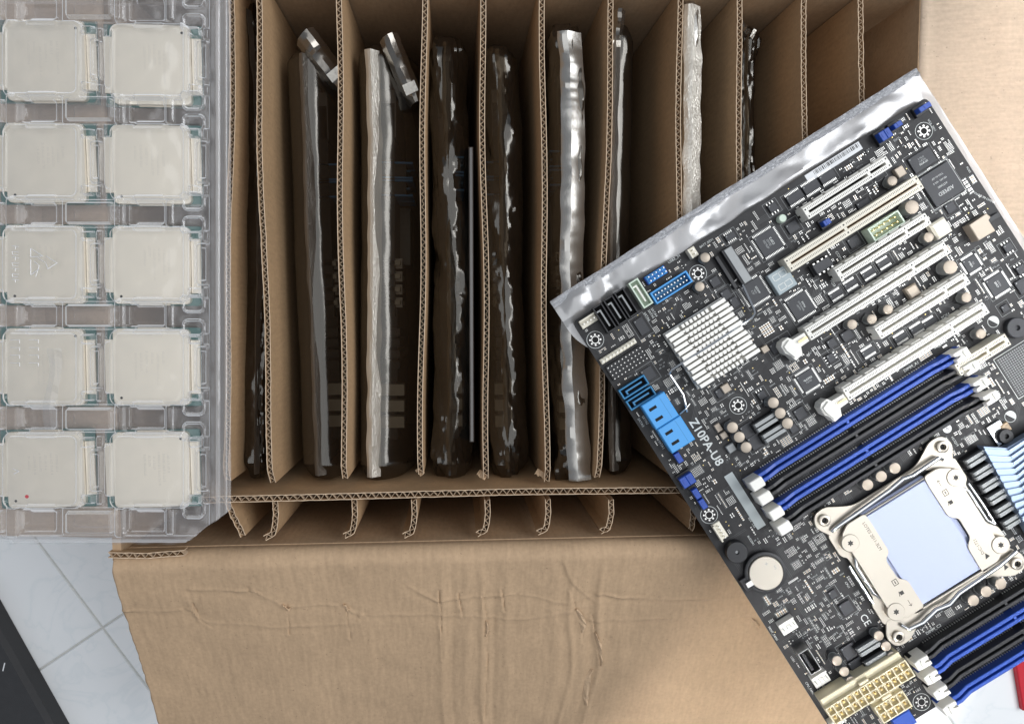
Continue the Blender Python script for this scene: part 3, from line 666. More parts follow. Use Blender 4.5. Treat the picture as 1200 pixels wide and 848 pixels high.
# marks moulded into the lid: warning triangle, strokes and a small arrow
mk = MB()
def stroke(px, w=.9, zz=.0122):
    for i in range(len(px) - 1):
        p, q = W(*px[i], zz), W(*px[i + 1], zz); mk.tube([(p.x - to.x, p.y - to.y, zz - to.z), (q.x - to.x, q.y - to.y, zz - to.z)], .0002 * w, 'traymark', 5)
M['traymark'] = film_mat('clear_relief', (.95, .95, .95), (.95, .96, 1), .30, .12, .0, 60, haze=.25, hazecol=(.8, .8, .78), edge=.8)
stroke([(36, 291), (36, 301), (50, 300), (36, 291)], 1.2); stroke([(36, 304), (36, 322), (46, 315)], 1.2); stroke([(40, 306), (46, 311), (42, 324)], 1.1); stroke([(54, 300), (67, 308), (56, 315), (54, 309)], 1.2); stroke([(44, 302), (54, 308)], 1)
stroke([(16, 555), (22, 552), (15, 549)], 1.1)
for i in range(7):
    y = 288 + i * 6.5; stroke([(14, y), (22, y + 1)], .9); stroke([(14, y), (15, y + 4), (21, y + 4)], .8) if i % 2 else stroke([(18, y), (18, y + 4)], .8)
for i in range(4):
    for cxm in (12, 34):
        y = 398 + i * 9; stroke([(cxm, y), (cxm + 11, y), (cxm + 11, y + 4)], .9)
mk.build('moulded_marks', tray)['kind'] = 'stuff'

def chip_mesh():
    s = MB(.001); s.box(-26.2, 26.2, -22.3, 22.3, 0, 1.4, 'substrate', .1); return s.mesh('substrate')
def ihs_mesh():
    h = MB(.001); h.prism([(-26, -15.3), (-21, -15.3), (-21, 15.3), (-26, 15.3)], 1.42, 2.6, 'ihs', .2); h.prism([(21, -15.3), (26, -15.3), (26, 15.3), (21, 15.3)], 1.42, 2.6, 'ihs', .2)
    c = []
    for (x, y, a0) in ((18.2, 18.9, 0), (-18.2, 18.9, 90), (-18.2, -18.9, 180), (18.2, -18.9, 270)):
        c += [(x + 2.6 * math.cos(R(a0 + t)), y + 2.6 * math.sin(R(a0 + t))) for t in (0, 22, 45, 68, 90)]
    h.prism(c, 1.42, 4.6, 'ihs', .35)
    h.prism([(-8, 21.4), (9, 21.4), (9, 22.2), (-8, 22.2)], 1.42, 2.6, 'ihs'); h.prism([(-8, -22.2), (9, -22.2), (9, -21.4), (-8, -21.4)], 1.42, 2.6, 'ihs'); return h.mesh('heat_spreader')
dotm = MB(.001); dotm.disc(0, 0, .75, 0, 'dark_ink', 12); dotm = dotm.mesh('index_dot')
redm = MB(.001); redm.disc(0, 0, 1.05, 0, 'red', 14); redm = redm.mesh('red_dot')
sm, hm = chip_mesh(), ihs_mesh()
rt, bl = (16.6, 17.4), (-16.6, -17.4)
chips = [(rt, 'processor under the clear tray lid, pin mark at a far corner, one from the bare film'), ]
cinfo = [(rt, 'silver processor in the outer tray column, farthest row from the bare floor tiles'),
         (bl, 'silver processor in the outer tray column, below the farthest row, under hazy lid'),
         (bl, 'silver processor under the triangle mark moulded in the tray lid'),
         (rt, 'silver processor under the block of moulded strokes in the tray lid'),
         (bl, 'silver processor with a small red dot on its heat spreader'),
         (rt, 'silver processor in the tray column along the dividers, farthest from the front flap'),
         (bl, 'silver processor in the tray column along the dividers, fourth from the front flap'),
         (bl, 'silver processor in the tray column along the dividers, third from the front flap'),
         (bl, 'silver processor in the tray column along the dividers, second from the front flap'),
         (rt, 'silver processor in the tray column along the dividers, nearest the front flap')]
for i, (c, (dot, lab)) in enumerate(zip(cpu_c, cinfo)):
    zc = .0028; p = W(c[0], c[1], zc + .0046); o = thing('processor', lab, 'processor', (p.x, p.y, zc), R(random.uniform(-.7, .7)), 'processors lying in the clear tray')
    put('substrate', sm, o); put('heat_spreader', hm, o); put('index_dot', dotm, o, (dot[0] * .001, dot[1] * .001, .00464))
    if i == 4: put('red_dot', redm, o, (-.0106, -.0150, .00464))
    lm = MB(.001); rn = random.Random(i)
    mt_ = 'laser' if i in (4, 9) else 'laser_faint'
    for k in range(6):
        x = -9 + k * 3.0 if i % 2 == 0 else -4 + k * 2.6; y = 9 + rn.uniform(-2, 2); n = rn.randint(6, 15)
        for _ in range(n):
            l = rn.choice((.5, .7, .9)); lm.quad(x, x + .25, y - l, y, 4.625, mt_); lm.quad(x + .25, x + 1.1, y - l, y - l + .22, 4.625, mt_)
            if rn.random() < .5: lm.quad(x + .85, x + 1.1, y - l + .22, y, 4.625, mt_)
            y -= l + rn.choice((.3, .3, .3, .9))
    lm.build('laser_marking', o)
# strip of clear tape over the fourth row
tp = MB(); vs = []
for k in range(24):
    f = k / 23; a = W(54 + 4 * math.sin(f * 6), 408 + f * 95, .013); b = W(70 + 3 * math.sin(f * 5 + 1), 408 + f * 95, .013)
    vs += [(a.x - to.x, a.y - to.y, .0131 - to.z + .0006 * noise.noise(Vector((f * 9, 0, 0)))), ((a.x + b.x) / 2 - to.x, a.y - to.y, .0136 - to.z), (b.x - to.x, b.y - to.y, .0131 - to.z + .0006 * noise.noise(Vector((f * 9, 5, 0))))]
tp.add(vs, [(k * 3 + j, k * 3 + 3 + j, k * 3 + 4 + j, k * 3 + 1 + j) for k in range(23) for j in range(2)], 'tray'); tp.build('clear_tape', tray)

# ================================================================== loose things on the floor
dk = MB(); dk.box(-.16, 0, -.35, .05, 0, .022, 'dark_case', .004)
p = W(0, 741, ZF + .022); q = W(60, 848, ZF + .022); dang = math.atan2((q - p).x, -(q - p).y)
o = dk.build('charcoal_case', None, False, (p.x, p.y, ZF + .0005)); o.rotation_euler.z = dang; tag(o, 'flat charcoal case lying on the white tiles by the front flap', 'case')
tm = put('lettering', text_mesh('l', .012, 'label'), o, (-.012, -.031, .0223), R(-40))
rd = MB(); rd.box(0, .12, -.055, .03, 0, .006, 'red', .001); p = W(1190, 776, ZF + .006)
o = rd.build('red_booklet', None, False, (p.x, p.y, ZF + .0005)); o.rotation_euler.z = R(12); tag(o, 'red booklet lying on the floor tiles beyond the motherboard', 'booklet')

# ================================================================== the motherboard
# the board leans: one corner sits low on the dividers, the far side is propped on the raised flap
GX, GY, TH = .0942, -.0528, R(32.227)
_n = Vector((-GX, -GY, 1)).normalized(); _p0 = W(676, 374, .0033)
_u = Vector((math.cos(TH), math.sin(TH), 0)); _u = (_u - _n * _u.dot(_n)).normalized(); _v = _n.cross(_u)
mo = _p0 - _u * .00324
BROT = Matrix((_u, _v, _n)).transposed()
mb_root = thing('motherboard', 'black computer motherboard with blue memory slots lying on its silver bag across the carton', 'motherboard', mo)
mb_root.rotation_euler = BROT.to_euler()
def B(px, py, h=0.0):
    """photo pixel -> board millimetres, for a point h mm above the board"""
    r = Vector((px - CX, py - CY, F)); w = Vector((r.dot(_X), r.dot(_Y), r.dot(_Z)))
    q = CAM + w * ((mo + _n * (h * .001) - CAM).dot(_n) / w.dot(_n)) - mo
    return q.dot(_u) * 1000, q.dot(_v) * 1000
BWID, BLEN = 244.0, 305.0
FP = []
def fp(cx, cy, w, h, pad=.8): FP.append((cx - w / 2 - pad, cx + w / 2 + pad, cy - h / 2 - pad, cy + h / 2 + pad))
def part(name, mb, loc=(0, 0), smooth=False, parent=None): return mb.build(name, parent or mb_root, smooth, (loc[0] * .001, loc[1] * .001, 0))
def mput(name, me, x, y, z=0, rz=0, parent=None): return put(name, me, parent or mb_root, (x * .001, y * .001, z * .001), rz)
def T(body, px, py, size, rot=0, mt='silk', h=0.08, bold=0.0, name='printed_lettering', parent=None):
    x, y = B(px, py, h)
    if h < .5:
        l, t_ = len(body) * size * .62, size; a = abs(rot) % 180 > 45; fp(x, y, t_ if a else l, l if a else t_, .2)
    return mput(name, text_mesh(body, size * .001, mt, bold * .001), x, y, h, R(rot), parent)

pc = MB(.001)
r = 3; oc = []
for (x, y, a0) in ((BWID - r, -r, 0), (r, -r, 90), (r, -BLEN + r, 180), (BWID - r, -BLEN + r, 270)): oc += [(x + r * math.cos(R(a0 + t)), y + r * math.sin(R(a0 + t))) for t in (0, 30, 60, 90)]
pc.prism(oc, -1.6, 0, 'pcb'); part('circuit_board', pc)
silk = MB(.001)

# --- mounting holes
hole_me = MB(.001); hole_me.disc(0, 0, 1.9, .06, 'hole', 18); hole_me.ring(0, 0, 4.9, 5.15, .05, 'silk')
for k in range(8): hole_me.disc(3.1 * math.cos(k * math.pi / 4 + .3), 3.1 * math.sin(k * math.pi / 4 + .3), .55, .06, 'silver', 8)
hole_me.ring(0, 0, 1.9, 2.3, .055, 'silver'); hole_me = hole_me.mesh('mounting_hole')
for px, py in ((697.6, 398), (818, 320.6), (865, 475), (831, 603), (1082.7, 153.7), (1080, 822)):
    x, y = B(px, py); mput('mounting_hole', hole_me, x, y); fp(x, y, 10, 10)

# --- capacitors
def cap_mesh(r, h):
    c = MB(.001); c.cb(0, 0, 2 * r + .3, 2 * r + .3, 0, .9, 'black', .3); c.lathe(0, 0, [(r * .96, .9), (r, 1.4), (r * .9, 1.8), (r * .9, 2.1), (r, 2.5), (r, h - .5)], 'choke', 20)
    c.lathe(0, 0, [(r, h - .5), (r * .97, h - .15), (r * .88, h), (0.05, h)], 'cap_top', 20); return c.mesh('capacitor', True)
capS, capM, capL = cap_mesh(2.85, 7.5), cap_mesh(3.2, 8.5), cap_mesh(4.0, 9.5)
for me, h, l in ((capS, 7.5, [(999, 380), (1022, 374), (1041, 362.5), (1133, 348.5), (1150, 391), (1046, 212), (1088.6, 278), (820, 335.7), (826.6, 301.7), (1030, 744.8), (1038.6, 757), (1045.8, 769), (981, 774), (989.6, 786.7), (997.4, 798)]),
                 (capM, 8.5, [(858.5, 500.7), (866.5, 512), (874.5, 524), (906.4, 471.7), (914.5, 484), (923, 496), (1017, 568), (1033, 558), (1049, 548.5), (1141, 703.4), (1156, 693), (1173, 684)]), (capL, 9.5, [(1069, 242.6), (1114, 313)])):
    for px, py in l:
        x, y = B(px, py, h); mput('capacitor', me, x, y, 0, random.uniform(0, 6)); fp(x, y, 7, 7)

# --- expansion slots
def slot(pa, pb, wd=7.4, h=11, mt='white_pl', key=.24, bumps=True, latch=None, cream=False):
    xa, ya = B(*pa, h); xb, yb = B(*pb, h); cx, cy = (xa + xb) / 2, (ya + yb) / 2; ln = xb - xa; fp(cx, cy, ln, wd)
    b = MB(.001); hw = wd / 2; g = .75
    b.box(-ln / 2, ln / 2, -hw, -g, 0, h, mt, .25); b.box(-ln / 2, ln / 2, g, hw, 0, h, mt, .25); b.box(-ln / 2, ln / 2, -g, g, 0, 3, 'hole')
    b.box(-ln / 2, -ln / 2 + 2.4, -g, g, 3, h - .02, mt); b.box(ln / 2 - 2.4, ln / 2, -g, g, 3, h - .02, mt)
    kx = ln / 2 - key * ln; b.box(kx - .9, kx + .9, -g, g, 3, h - .05, mt)
    if cream: b.box(-ln / 2, ln / 2, -g, -g + .25, 3, h - .3, 'tan_smd'); b.box(-ln / 2, ln / 2, g - .25, g, 3, h - .3, 'tan_smd')
    if bumps:
        n = max(3, int(ln / 7.5)); st = ln / n
        for k in range(n): b.box(-ln / 2 + k * st + .4, -ln / 2 + (k + 1) * st - 1.2, hw, hw + 1.0, 0, h - 1.2, mt, .5)
    o = part('expansion_slot', b, (cx, cy))
    t = MB(.001); n = int((ln - 5) / 1.0)
    for k in range(n):
        x = -ln / 2 + 2.6 + k * (ln - 5.2) / n
        if abs(x - kx) < 1.3: continue
        for s in (-1, 1): yy = s * (hw + g) / 2; t.quad(x, x + .34, yy - .55, yy + .55, h + .03, 'contact')
    for x in (-ln / 2 + 1.2, kx, ln / 2 - 1.2):
        for s in (-1, 1): t.quad(x - .45, x + .45, s * (hw + g) / 2 - .45, s * (hw + g) / 2 + .45, h + .03, 'dark_ink')
    q = part('contact_holes', t, (0, 0), parent=o)
    if latch:
        lx, ly = B(*latch, h); lx -= cx; ly -= cy
        b = MB(.001); b.prism([(lx - 8.5, ly - 1.5), (lx - 8.5, ly + 3), (lx - 6.5, ly + 5), (lx - 2.5, ly + 5.5), (lx - .8, ly + 3), (lx + 7, ly + 2.8), (lx + 7, ly - 2.8), (lx + 1.2, ly - 3.2), (lx - .4, ly - 7.4), (lx - 5.6, ly - 8.2), (lx - 6.6, ly - 4.4)], 1, h - .8, mt, .25); b.prism([(lx - 7.5, ly - .6), (lx - 7.5, ly + 2.4), (lx - 3, ly + 4.2), (lx - 2.4, ly - 3.6), (lx - 5.4, ly - 6.4)], h - .8, h + .6, mt, .3)
        b.box(lx + 1, lx + 6.4, ly - .6, ly + .6, h + .62, h + .66, 'gold'); part('retention_latch', b, (0, 0), parent=o); fp(cx + lx, cy + ly, 17, 15)
    return o
slot((944, 251), (1042, 188.5), 7.2)
slot((922, 310), (1079.5, 214), 8.6, 10.5, 'cream_pl', .56, False, cream=True)
slot((981, 321), (1089, 257), 7.2)
slot((946, 391), (1111, 291), 7.4, latch=(934, 402))
slot((1029, 391), (1134, 325.5), 7.2)
slot((991, 462), (1156, 361), 7.4, latch=(980, 474))
slot((1122, 433), (1182, 398), 7.4, 10.5, 'cream_pl', .4, False)

# --- memory slots
def latch_mesh(end):
    b = MB(.001); s = end
    b.prism([(-s * 4.5, -3), (s * 1, -3.1), (s * 4.4, -2.6), (s * 4.4, 2.6), (s * 1, 3.1), (-s * 4.5, 3), (-s * 4.5, 1.0), (-s * 1.5, .8), (-s * 1.5, -.8), (-s * 4.5, -1.0)], 1, 12.5, 'white_pl', .5)
    b.box(-.4 + s * 1.0, .6 + s * 1.0, -2.0, 2.0, 12.5, 13.6, 'white_pl', .3); return b.mesh('latch')
def latch_flat():
    b = MB(.001); b.prism([(-4, -3.1), (3.6, -3.1), (4.2, -2), (4.2, 2), (3.6, 3.1), (-4, 3.1)], 1, 14, 'white_pl', .7); return b.mesh('latch')
LR, LL, LF = latch_mesh(1), latch_mesh(-1), latch_flat()
def dimm(pa, pb, col, left, right=None, ln=None):
    xa, ya = B(*pa, 12.5); xb, yb = B(*pb, 12.5) if pb else (xa + ln, ya); cy = (ya + yb) / 2; fp((xa + xb) / 2, cy, xb - xa + 8, 8)
    b = MB(.001); e = 16
    for s in (-1, 1):
        y0, y1 = (s * .7, s * 2.9); y0, y1 = min(y0, y1), max(y0, y1)
        pro = [(xa, 8.6), (xa + e * .55, 8.6), (xa + e, 6.2), (xb - e, 6.2), (xb - e * .55, 8.6), (xb, 8.6)]
        for (p, zp), (q, zq) in zip(pro, pro[1:]):
            b.add([(p, y0, 0), (q, y0, 0), (q, y1, 0), (p, y1, 0), (p, y0, zp - .3), (q, y0, zq - .3), (q, y1, zq - .3), (p, y1, zp - .3), (p, y0 + .3, zp), (q, y0 + .3, zq), (q, y1 - .3, zq), (p, y1 - .3, zp)],
                  [(0, 1, 5, 4), (2, 3, 7, 6), (4, 5, 9, 8), (8, 9, 10, 11), (6, 7, 11, 10), (3, 0, 4, 7), (1, 2, 6, 5)], col)
    b.box(xa, xb, -.7, .7, 0, 2, 'hole'); kx = xa + (xb - xa) * .47; b.box(kx - .8, kx + .8, -.7, .7, 2, 5.8, col)
    b.box(xa - 4, xa + .5, -3, 3, 0, 6, col, .4); b.box(xb - .5, xb + 4, -3, 3, 0, 6, col, .4)
    o = part('memory_slot', b, (0, cy))
    t = MB(.001)
    for s in (-1, 1):
        x = xa + 9
        while x < xb - 9:
            if abs(x - kx) > 1.6: t.cb(x, s * 3.55, .55, .8, .0, 1.4, 'silver')
            x += 1.55
    part('solder_pins', t, parent=o)
    put('latch', left, o, (xa * .001, 0, 0)); 
    if right: put('latch', right, o, (xb * .001, 0, 0))
dimm((887, 566.7), (1128, 415), 'blue', LF, LR); dimm((896, 582.6), (1140, 431), 'black', LF, LR); dimm((909.5, 600.7), (1151, 449.5), 'blue', LF, LR); dimm((919, 617.7), (1163, 466), 'black', LF, LR)
for (p, col) in (((1082, 777), 'black'), ((1093, 794), 'blue'), ((1104, 811.7), 'black'), ((1115, 830.5), 'blue')): dimm(p, None, col, LL, None, 128)

# --- processor socket
L4 = [B(1101, 523, 4), B(964.5, 609, 4), B(1191.5, 659.5, 4), B(1053.5, 745, 4)]
sx, sy = sum(p[0] for p in L4) / 4, sum(p[1] for p in L4) / 4; fp(sx, sy, 84, 84)
b = MB(.001); b.box(-36, 36, -37, 37, 0, 3.0, 'black', .4); sock = part('processor_socket', b, (sx, sy))
def loop(pts, n=5):
    """rounded polygon from (x, y, r)"""
    out = []
    for i, (x, y, rd_) in enumerate(pts):
        p, a, c = Vector((x, y)), Vector(pts[i - 1][:2]), Vector(pts[(i + 1) % len(pts)][:2])
        if rd_ == 0: out.append((x, y)); continue
        u, v = (a - p).normalized(), (c - p).normalized()
        for k in range(n + 1):
            t = k / n; q = (p + u * rd_) * (1 - t) ** 2 + p * 2 * t * (1 - t) + (p + v * rd_) * t ** 2; out.append((q.x, q.y))
    return out
def frame_bar(sgn):
    b = MB(.001)
    b.prism(loop([(-46.5, 38 * sgn, 3), (-44, 45.5 * sgn, 4), (-36, 46 * sgn, 3), (-22, 38.0 * sgn, 5), (22, 38.0 * sgn, 5), (36, 46 * sgn, 3), (44, 45.5 * sgn, 4), (46.5, 38 * sgn, 3), (41, 29 * sgn, 3), (28, 31 * sgn, 2), (24, 34.6 * sgn, 2), (-24, 34.6 * sgn, 2), (-28, 31 * sgn, 2), (-41, 29 * sgn, 3)]), 2.6, 4.0, 'nickel', .3); return b
for s in (-1, 1): part('socket_frame', frame_bar(s), parent=sock)
for s in (-1, 1):
    b = MB(.001); b.prism(loop([(s * 30, -31, 0), (s * 43, -31, 2), (s * 43, -17, 2), (s * 40, -14, 1), (s * 40, 14, 1), (s * 43, 17, 2), (s * 43, 31, 2), (s * 30, 31, 0)]), 2.2, 3.8, 'nickel', .3); part('socket_frame', b, parent=sock)
for (x, y) in ((40, 40), (-40, 40), (40, -40), (-40, -40)):
    b = MB(.001); b.lathe(x, y, [(3.6, 4.0), (3.5, 5.6), (3.0, 6.0), (1.9, 6.0), (1.8, 4.3), (.05, 4.3)], 'nickel', 20); b.disc(x, y, 1.7, 4.32, 'hole', 14); part('mounting_stud', b, parent=sock, smooth=True)
# processor in the socket, then the load plate round it
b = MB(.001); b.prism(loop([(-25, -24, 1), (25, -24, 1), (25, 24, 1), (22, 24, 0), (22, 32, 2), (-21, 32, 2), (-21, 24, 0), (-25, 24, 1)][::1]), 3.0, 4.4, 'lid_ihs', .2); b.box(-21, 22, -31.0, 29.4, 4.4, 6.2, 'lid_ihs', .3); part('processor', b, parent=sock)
b = MB(.001); b.prism(loop([(-37, -28, 2), (-37, 28, 2), (-31, 32, 2), (-19, 32, 2), (-18.5, 27, 1), (-18.5, 6, 2), (-22.8, 3, 2), (-22.8, -10, 2), (-18.5, -14, 2), (-18.5, -32, 2), (-30, -32, 2)]), 6.3, 7.3, 'nickel', .3); part('load_plate', b, parent=sock)
b = MB(.001); b.prism(loop([(37, 28, 2), (37, -28, 2), (31, -32, 2), (20, -32, 1), (20.5, -16, 2), (25, -12, 2), (25, 1, 2), (20.5, 5, 2), (20.5, 26, 1), (21, 32, 2), (30, 32, 2)]), 6.3, 7.3, 'nickel', .3); part('load_plate', b, parent=sock)
for s in (-1, 1):
    b = MB(.001); b.box(-20, 21, s * 32.4 - (.7 if s < 0 else 2.0), s * 32.4 - (-.6 if s < 0 else 1.2), 5.4, 6.9, 'nickel', .3); part('load_plate', b, parent=sock)
for (x, y) in ((-35, 22), (36, 22), (37, -24.5), (-34, -25.5)):
    b = MB(.001); b.lathe(x, y, [(5.2, 3.8), (5.2, 7.5), (4.9, 7.8), (.05, 7.8)], 'nickel', 24)
    b.prism([(x + (1.9 if k % 2 == 0 else 1.1) * math.cos(k * math.pi / 6), y + (1.9 if k % 2 == 0 else 1.1) * math.sin(k * math.pi / 6)) for k in range(12)], 7.81, 7.84, 'dark_ink'); part('screw', b, parent=sock, smooth=True)
def lever(pts, rr_=1.25):
    b = MB(.001); b.tube([(x, y, z) for x, y, z in pts], rr_, 'mirror', 10); part('load_lever', b, parent=sock, smooth=True)
lever([(-40, 32.5, 5), (-36, 33.6, 6.5), (-24, 34.5, 7.5), (0, 36, 7.8), (10, 37.5, 7.8), (16, 36, 7.6), (34, 36.5, 7), (36, 34, 5)])
lever([(43, -33.5, 5.5), (30, -34.6, 7), (2, -35.6, 7.6), (-6, -38, 7.8), (-14, -36.6, 7.6), (-24, -39, 7.4), (-33, -38.5, 6.5), (-35, -35, 5)])
lever([(37, 14, 5), (38.5, 11, 6), (38.5, -9, 6), (41, -13.5, 5.5)], .9); lever([(41.5, 14, 4.6), (42, 0, 4.8), (42, -14, 4.6)], .7)
lever([(-36.5, 12, 5), (-39, 8, 6), (-39, -10, 6), (-37, -15, 5)], .9); lever([(-42, 10, 4.4), (-42, -16, 4.4)], 1.0)
T('LOTES 2011-3LM', 1022, 628, 2.6, -90, 'dark_ink', 7.35); T('D/C:1721', 1147, 640, 2.6, 90, 'dark_ink', 7.35)
for (px, py) in ((1108, 577), (1049, 682)):
    x, y = B(px, py, 7.35); b = MB(.001); b.outline(x - 1.6 - sx, x + 1.6 - sx, y - 1.8 - sy, y + 1.8 - sy, .4, 7.34, 'dark_ink'); b.quad(x - .3 - sx, x + .3 - sx, y - .9 - sy, y + .9 - sy, 7.34, 'dark_ink'); part('stamped_mark', b, parent=sock)
for (px, py) in ((1115, 588), (1057.5, 694)):
    x, y = B(px, py, 7.35); b = MB(.001); b.quad(x - 1.5 - sx, x + .8 - sx, y - 1.0 - sy, y + 1.2 - sy, 7.34, 'dark_ink'); b.line(x - 2.4 - sx, y - 1.2 - sy, x - 1.4 - sx, y + 1.6 - sy, .4, 7.34, 'dark_ink'); part('stamped_mark', b, parent=sock)
for (px, py, z) in ((1156, 651, 7.35), (1178, 664, 4.05)):
    x, y = B(px, py, z); b = MB(.001); b.add([(x - sx - 1.4, y - sy - 1.6, z), (x - sx + 1.8, y - sy - 1.0, z), (x - sx + .2, y - sy + 1.8, z)], [(0, 1, 2)], 'dark_ink'); part('stamped_mark', b, parent=sock)
for (px, py, d) in ((1101, 566, -1), (1066, 706, 1)):
    x, y = B(px, py, 7.35); b = MB(.001); x -= sx; y -= sy; b.line(x, y - 2, x, y + 2, .3, 7.34, 'dark_ink'); e = -2 * d; b.line(x, y + e, x - 1, y + e * .4, .3, 7.34, 'dark_ink'); b.line(x, y + e, x + 1, y + e * .4, .3, 7.34, 'dark_ink'); part('stamped_mark', b, parent=sock)

# --- finned white heat sink with its wire clip
hc = [B(847, 348, 11), B(778, 392.6, 11), B(892, 410, 11), B(824.5, 457, 11)]
hx0, hx1 = (hc[1][0] + hc[3][0]) / 2, (hc[0][0] + hc[2][0]) / 2; hy1, hy0 = (hc[0][1] + hc[1][1]) / 2, (hc[2][1] + hc[3][1]) / 2
cx, cy = (hx0 + hx1) / 2, (hy0 + hy1) / 2; HW, HH = hx1 - hx0, hy1 - hy0; fp(cx, cy, HW, HH)
b = MB(.001); b.cb(0, 0, HW, HH, 1.2, 3.4, 'heatsink', .2); b.cb(0, 0, HW * .8, HH * .8, 0, 1.2, 'chip'); hs = part('heat_sink', b, (cx, cy))
NR = 12; pit = HH / NR
for r_ in range(NR):
    if r_ == 6: pass
    y = HH / 2 - (r_ + .5) * pit; b = MB(.001); edge = r_ in (0, NR - 1)
    shift = .6 * ((r_ % 3) - 1)
    b.box(-HW / 2, HW / 2, y - pit * .36, y + pit * .36, 3.4, 5.0, 'heatsink')
    xs = -HW / 2; wseg = 9.0
    segs = [(-HW / 2 + shift, -HW / 2 + 9 + shift)]; x = -HW / 2 + 10.6 + shift
    for k in range(7): segs.append((x, x + (1.9 if edge else 2.0))); x += (HW - 21.2) / 7
    segs.append((HW / 2 - 9.5 + shift, HW / 2 + shift))
    for p, q in segs: b.box(p, q, y - pit * .36, y + pit * .36, 5.0, 11, 'heatsink', .2)
    if not edge: b.box(-HW / 2 + 9, HW / 2 - 9, y - pit * .14, y + pit * .30, 5.0, 10.6, 'heatsink', .15)
    part('fin', b, parent=hs)
wp = [(805, 482, 1), (800, 462, 4), (786, 441, 5), (784, 437, 6), (787, 433, 8), (835, 402, 9.6), (881, 372, 8), (884, 367, 6), (883, 362, 5), (870, 334, 4), (868, 330, 1)]
wl = [(*B(px, py, z), z) for px, py, z in wp]; b = MB(.001); b.tube([(x - cx, y - cy, z + (2.2 if 4 < i < 6 else .6)) for i, (x, y, z) in enumerate(wl)], .75, 'mirror', 8); part('wire_clip', b, parent=hs, smooth=True)
for px, py in ((803, 479), (862, 328)):
    x, y = B(px, py, 2); b = MB(.001); b.tube([(x - 4 - cx, y - 1 - cy, 1), (x - cx, y - cy, 3), (x + 4 - cx, y + 1 - cy, 1)], .5, 'silver', 6); part('clip_anchor', b, parent=hs); fp(x, y, 8, 4)

# --- integrated circuits
def chip(px, py, w, h, legs='4', z=1.6, pitch=.85, text=None, name='chip', mt='chip', rot=0, trot=0, tsize=1.3, border=False, outline=True):
    x, y = B(px, py, z); fp(x, y, w + (3 if legs != '0' else 1), h + (3 if legs in '4v' else 1), .5)
    b = MB(.001); b.cb(0, 0, w, h, .15, z, mt, .18); b.disc(-w / 2 + 1, h / 2 - 1, .35, z + .02, 'choke', 8); o = part(name, b, (x, y))
    if legs != '0':
        p = MB(.001)
        if legs in '4h':
            n = int((h - 1) / pitch)
            for k in range(n):
                yy = -h / 2 + .7 + k * (h - 1.4) / max(1, n - 1)
                for s in (-1, 1): p.cb(s * (w / 2 + .65), yy, 1.3, pitch * .5, .05, .45, 'silver')
        if legs in '4v':
            n = int((w - 1) / pitch)
            for k in range(n):
                xx = -w / 2 + .7 + k * (w - 1.4) / max(1, n - 1)
                for s in (-1, 1): p.cb(xx, s * (h / 2 + .65), pitch * .5, 1.3, .05, .45, 'silver')
        part('pins', p, parent=o)
    if outline: silk.outline(x - w / 2 - 1.9, x + w / 2 + 1.9, y - h / 2 - 1.9, y + h / 2 + 1.9, .18, .05, 'silk_dim')
    if text:
        mk_ = MB(.001); a = R(trot); ca, sa = math.cos(a), math.sin(a); rq = random.Random(px)
        for i, t in enumerate(text.split('|')):
            ty = ((text.count('|')) / 2 - i) * tsize * 1.25; tx = -len(t) * tsize * .32
            for _ in t:                               # strokes too fine to read
                for (u0, u1, v0, v1) in rq.sample([(0, .18, -.4, .4), (.45, .62, -.4, .4), (0, .6, .25, .4), (0, .6, -.4, -.25), (0, .6, -.06, .08)], 3):
                    q = [(tx + u * tsize, ty + v * tsize) for u, v in ((u0, v0), (u1, v0), (u1, v1), (u0, v1))]
                    mk_.add([(x_ * ca - y_ * sa, x_ * sa + y_ * ca, z + .03) for x_, y_ in q], [(0, 1, 2, 3)], 'silk_dim' if i else 'silk')
                tx += tsize * .72
        part('marking', mk_, parent=o)['kind'] = 'stuff'
    return o
chip(901, 284, 13.2, 13.2, text='2135|GF82|A1 B3', trot=-90, tsize=1.6)
chip(885, 341, 13, 13, text='K1218|0B4|ACC', trot=-90)
chip(938.7, 358, 13, 13, text='PLX2|AB 0212|1640', trot=-90)
chip(1104, 215.6, 19.4, 19.4, '0', 1.9, text=None)
x, y = B(1104, 215.6, 1.95)
for t, dy, s in (('ASPEED', -4.4, 3.0), ('AST2400', -.6, 1.7), ('P01A91 16A-2', 2.4, 1.5), ('TAN A1-GP', 5.2, 1.5)): mput('marking', text_mesh(t, s * .001, 'silk'), x, y + dy, 1.95, R(180))
silk.outline(x - 11, x + 11, y - 11, y + 11, .3, .05, 'silk')
chip(1081, 187.5, 14.5, 9.5, '0', 1.3, text='xxxxxx|xxxxx|xxxx', trot=180, tsize=1.3)
chip(1139, 309, 8.6, 8.6, '4', 1.2, .6, text='I210|A2', trot=90)
chip(1169.5, 333, 11, 11, '4', 1.2, .6, text='I210|AT G', trot=90)
chip(947, 445.5, 10.6, 10.6, '4', 1.3, .6, text='ICS 9L|0212')
chip(1104.5, 0, .1, .1, '0') if False else None
chip(932, 231, 10, 5.6, 'v', 1.7, .8); chip(951, 219, 10, 5.6, 'v', 1.7, .8); chip(970, 207, 9.5, 5.4, 'v', 1.7, .8)
chip(906, 243, 5.2, 5, 'v', 1.6, 1.1); chip(856, 277, 6, 4, 'v', 1.5, .9)
chip(1182, 290, 5, 5.2, 'v', 1.6, 1.1); chip(1197, 316, 5, 5.2, 'v', 1.6, 1.1); chip(893, 463, 4.6, 4.8, 'v', 1.6, 1.1); chip(974, 419, 4.6, 4.8, 'h', 1.6, 1.1); chip(921, 260, .1, .1, '0', outline=False) if False else None
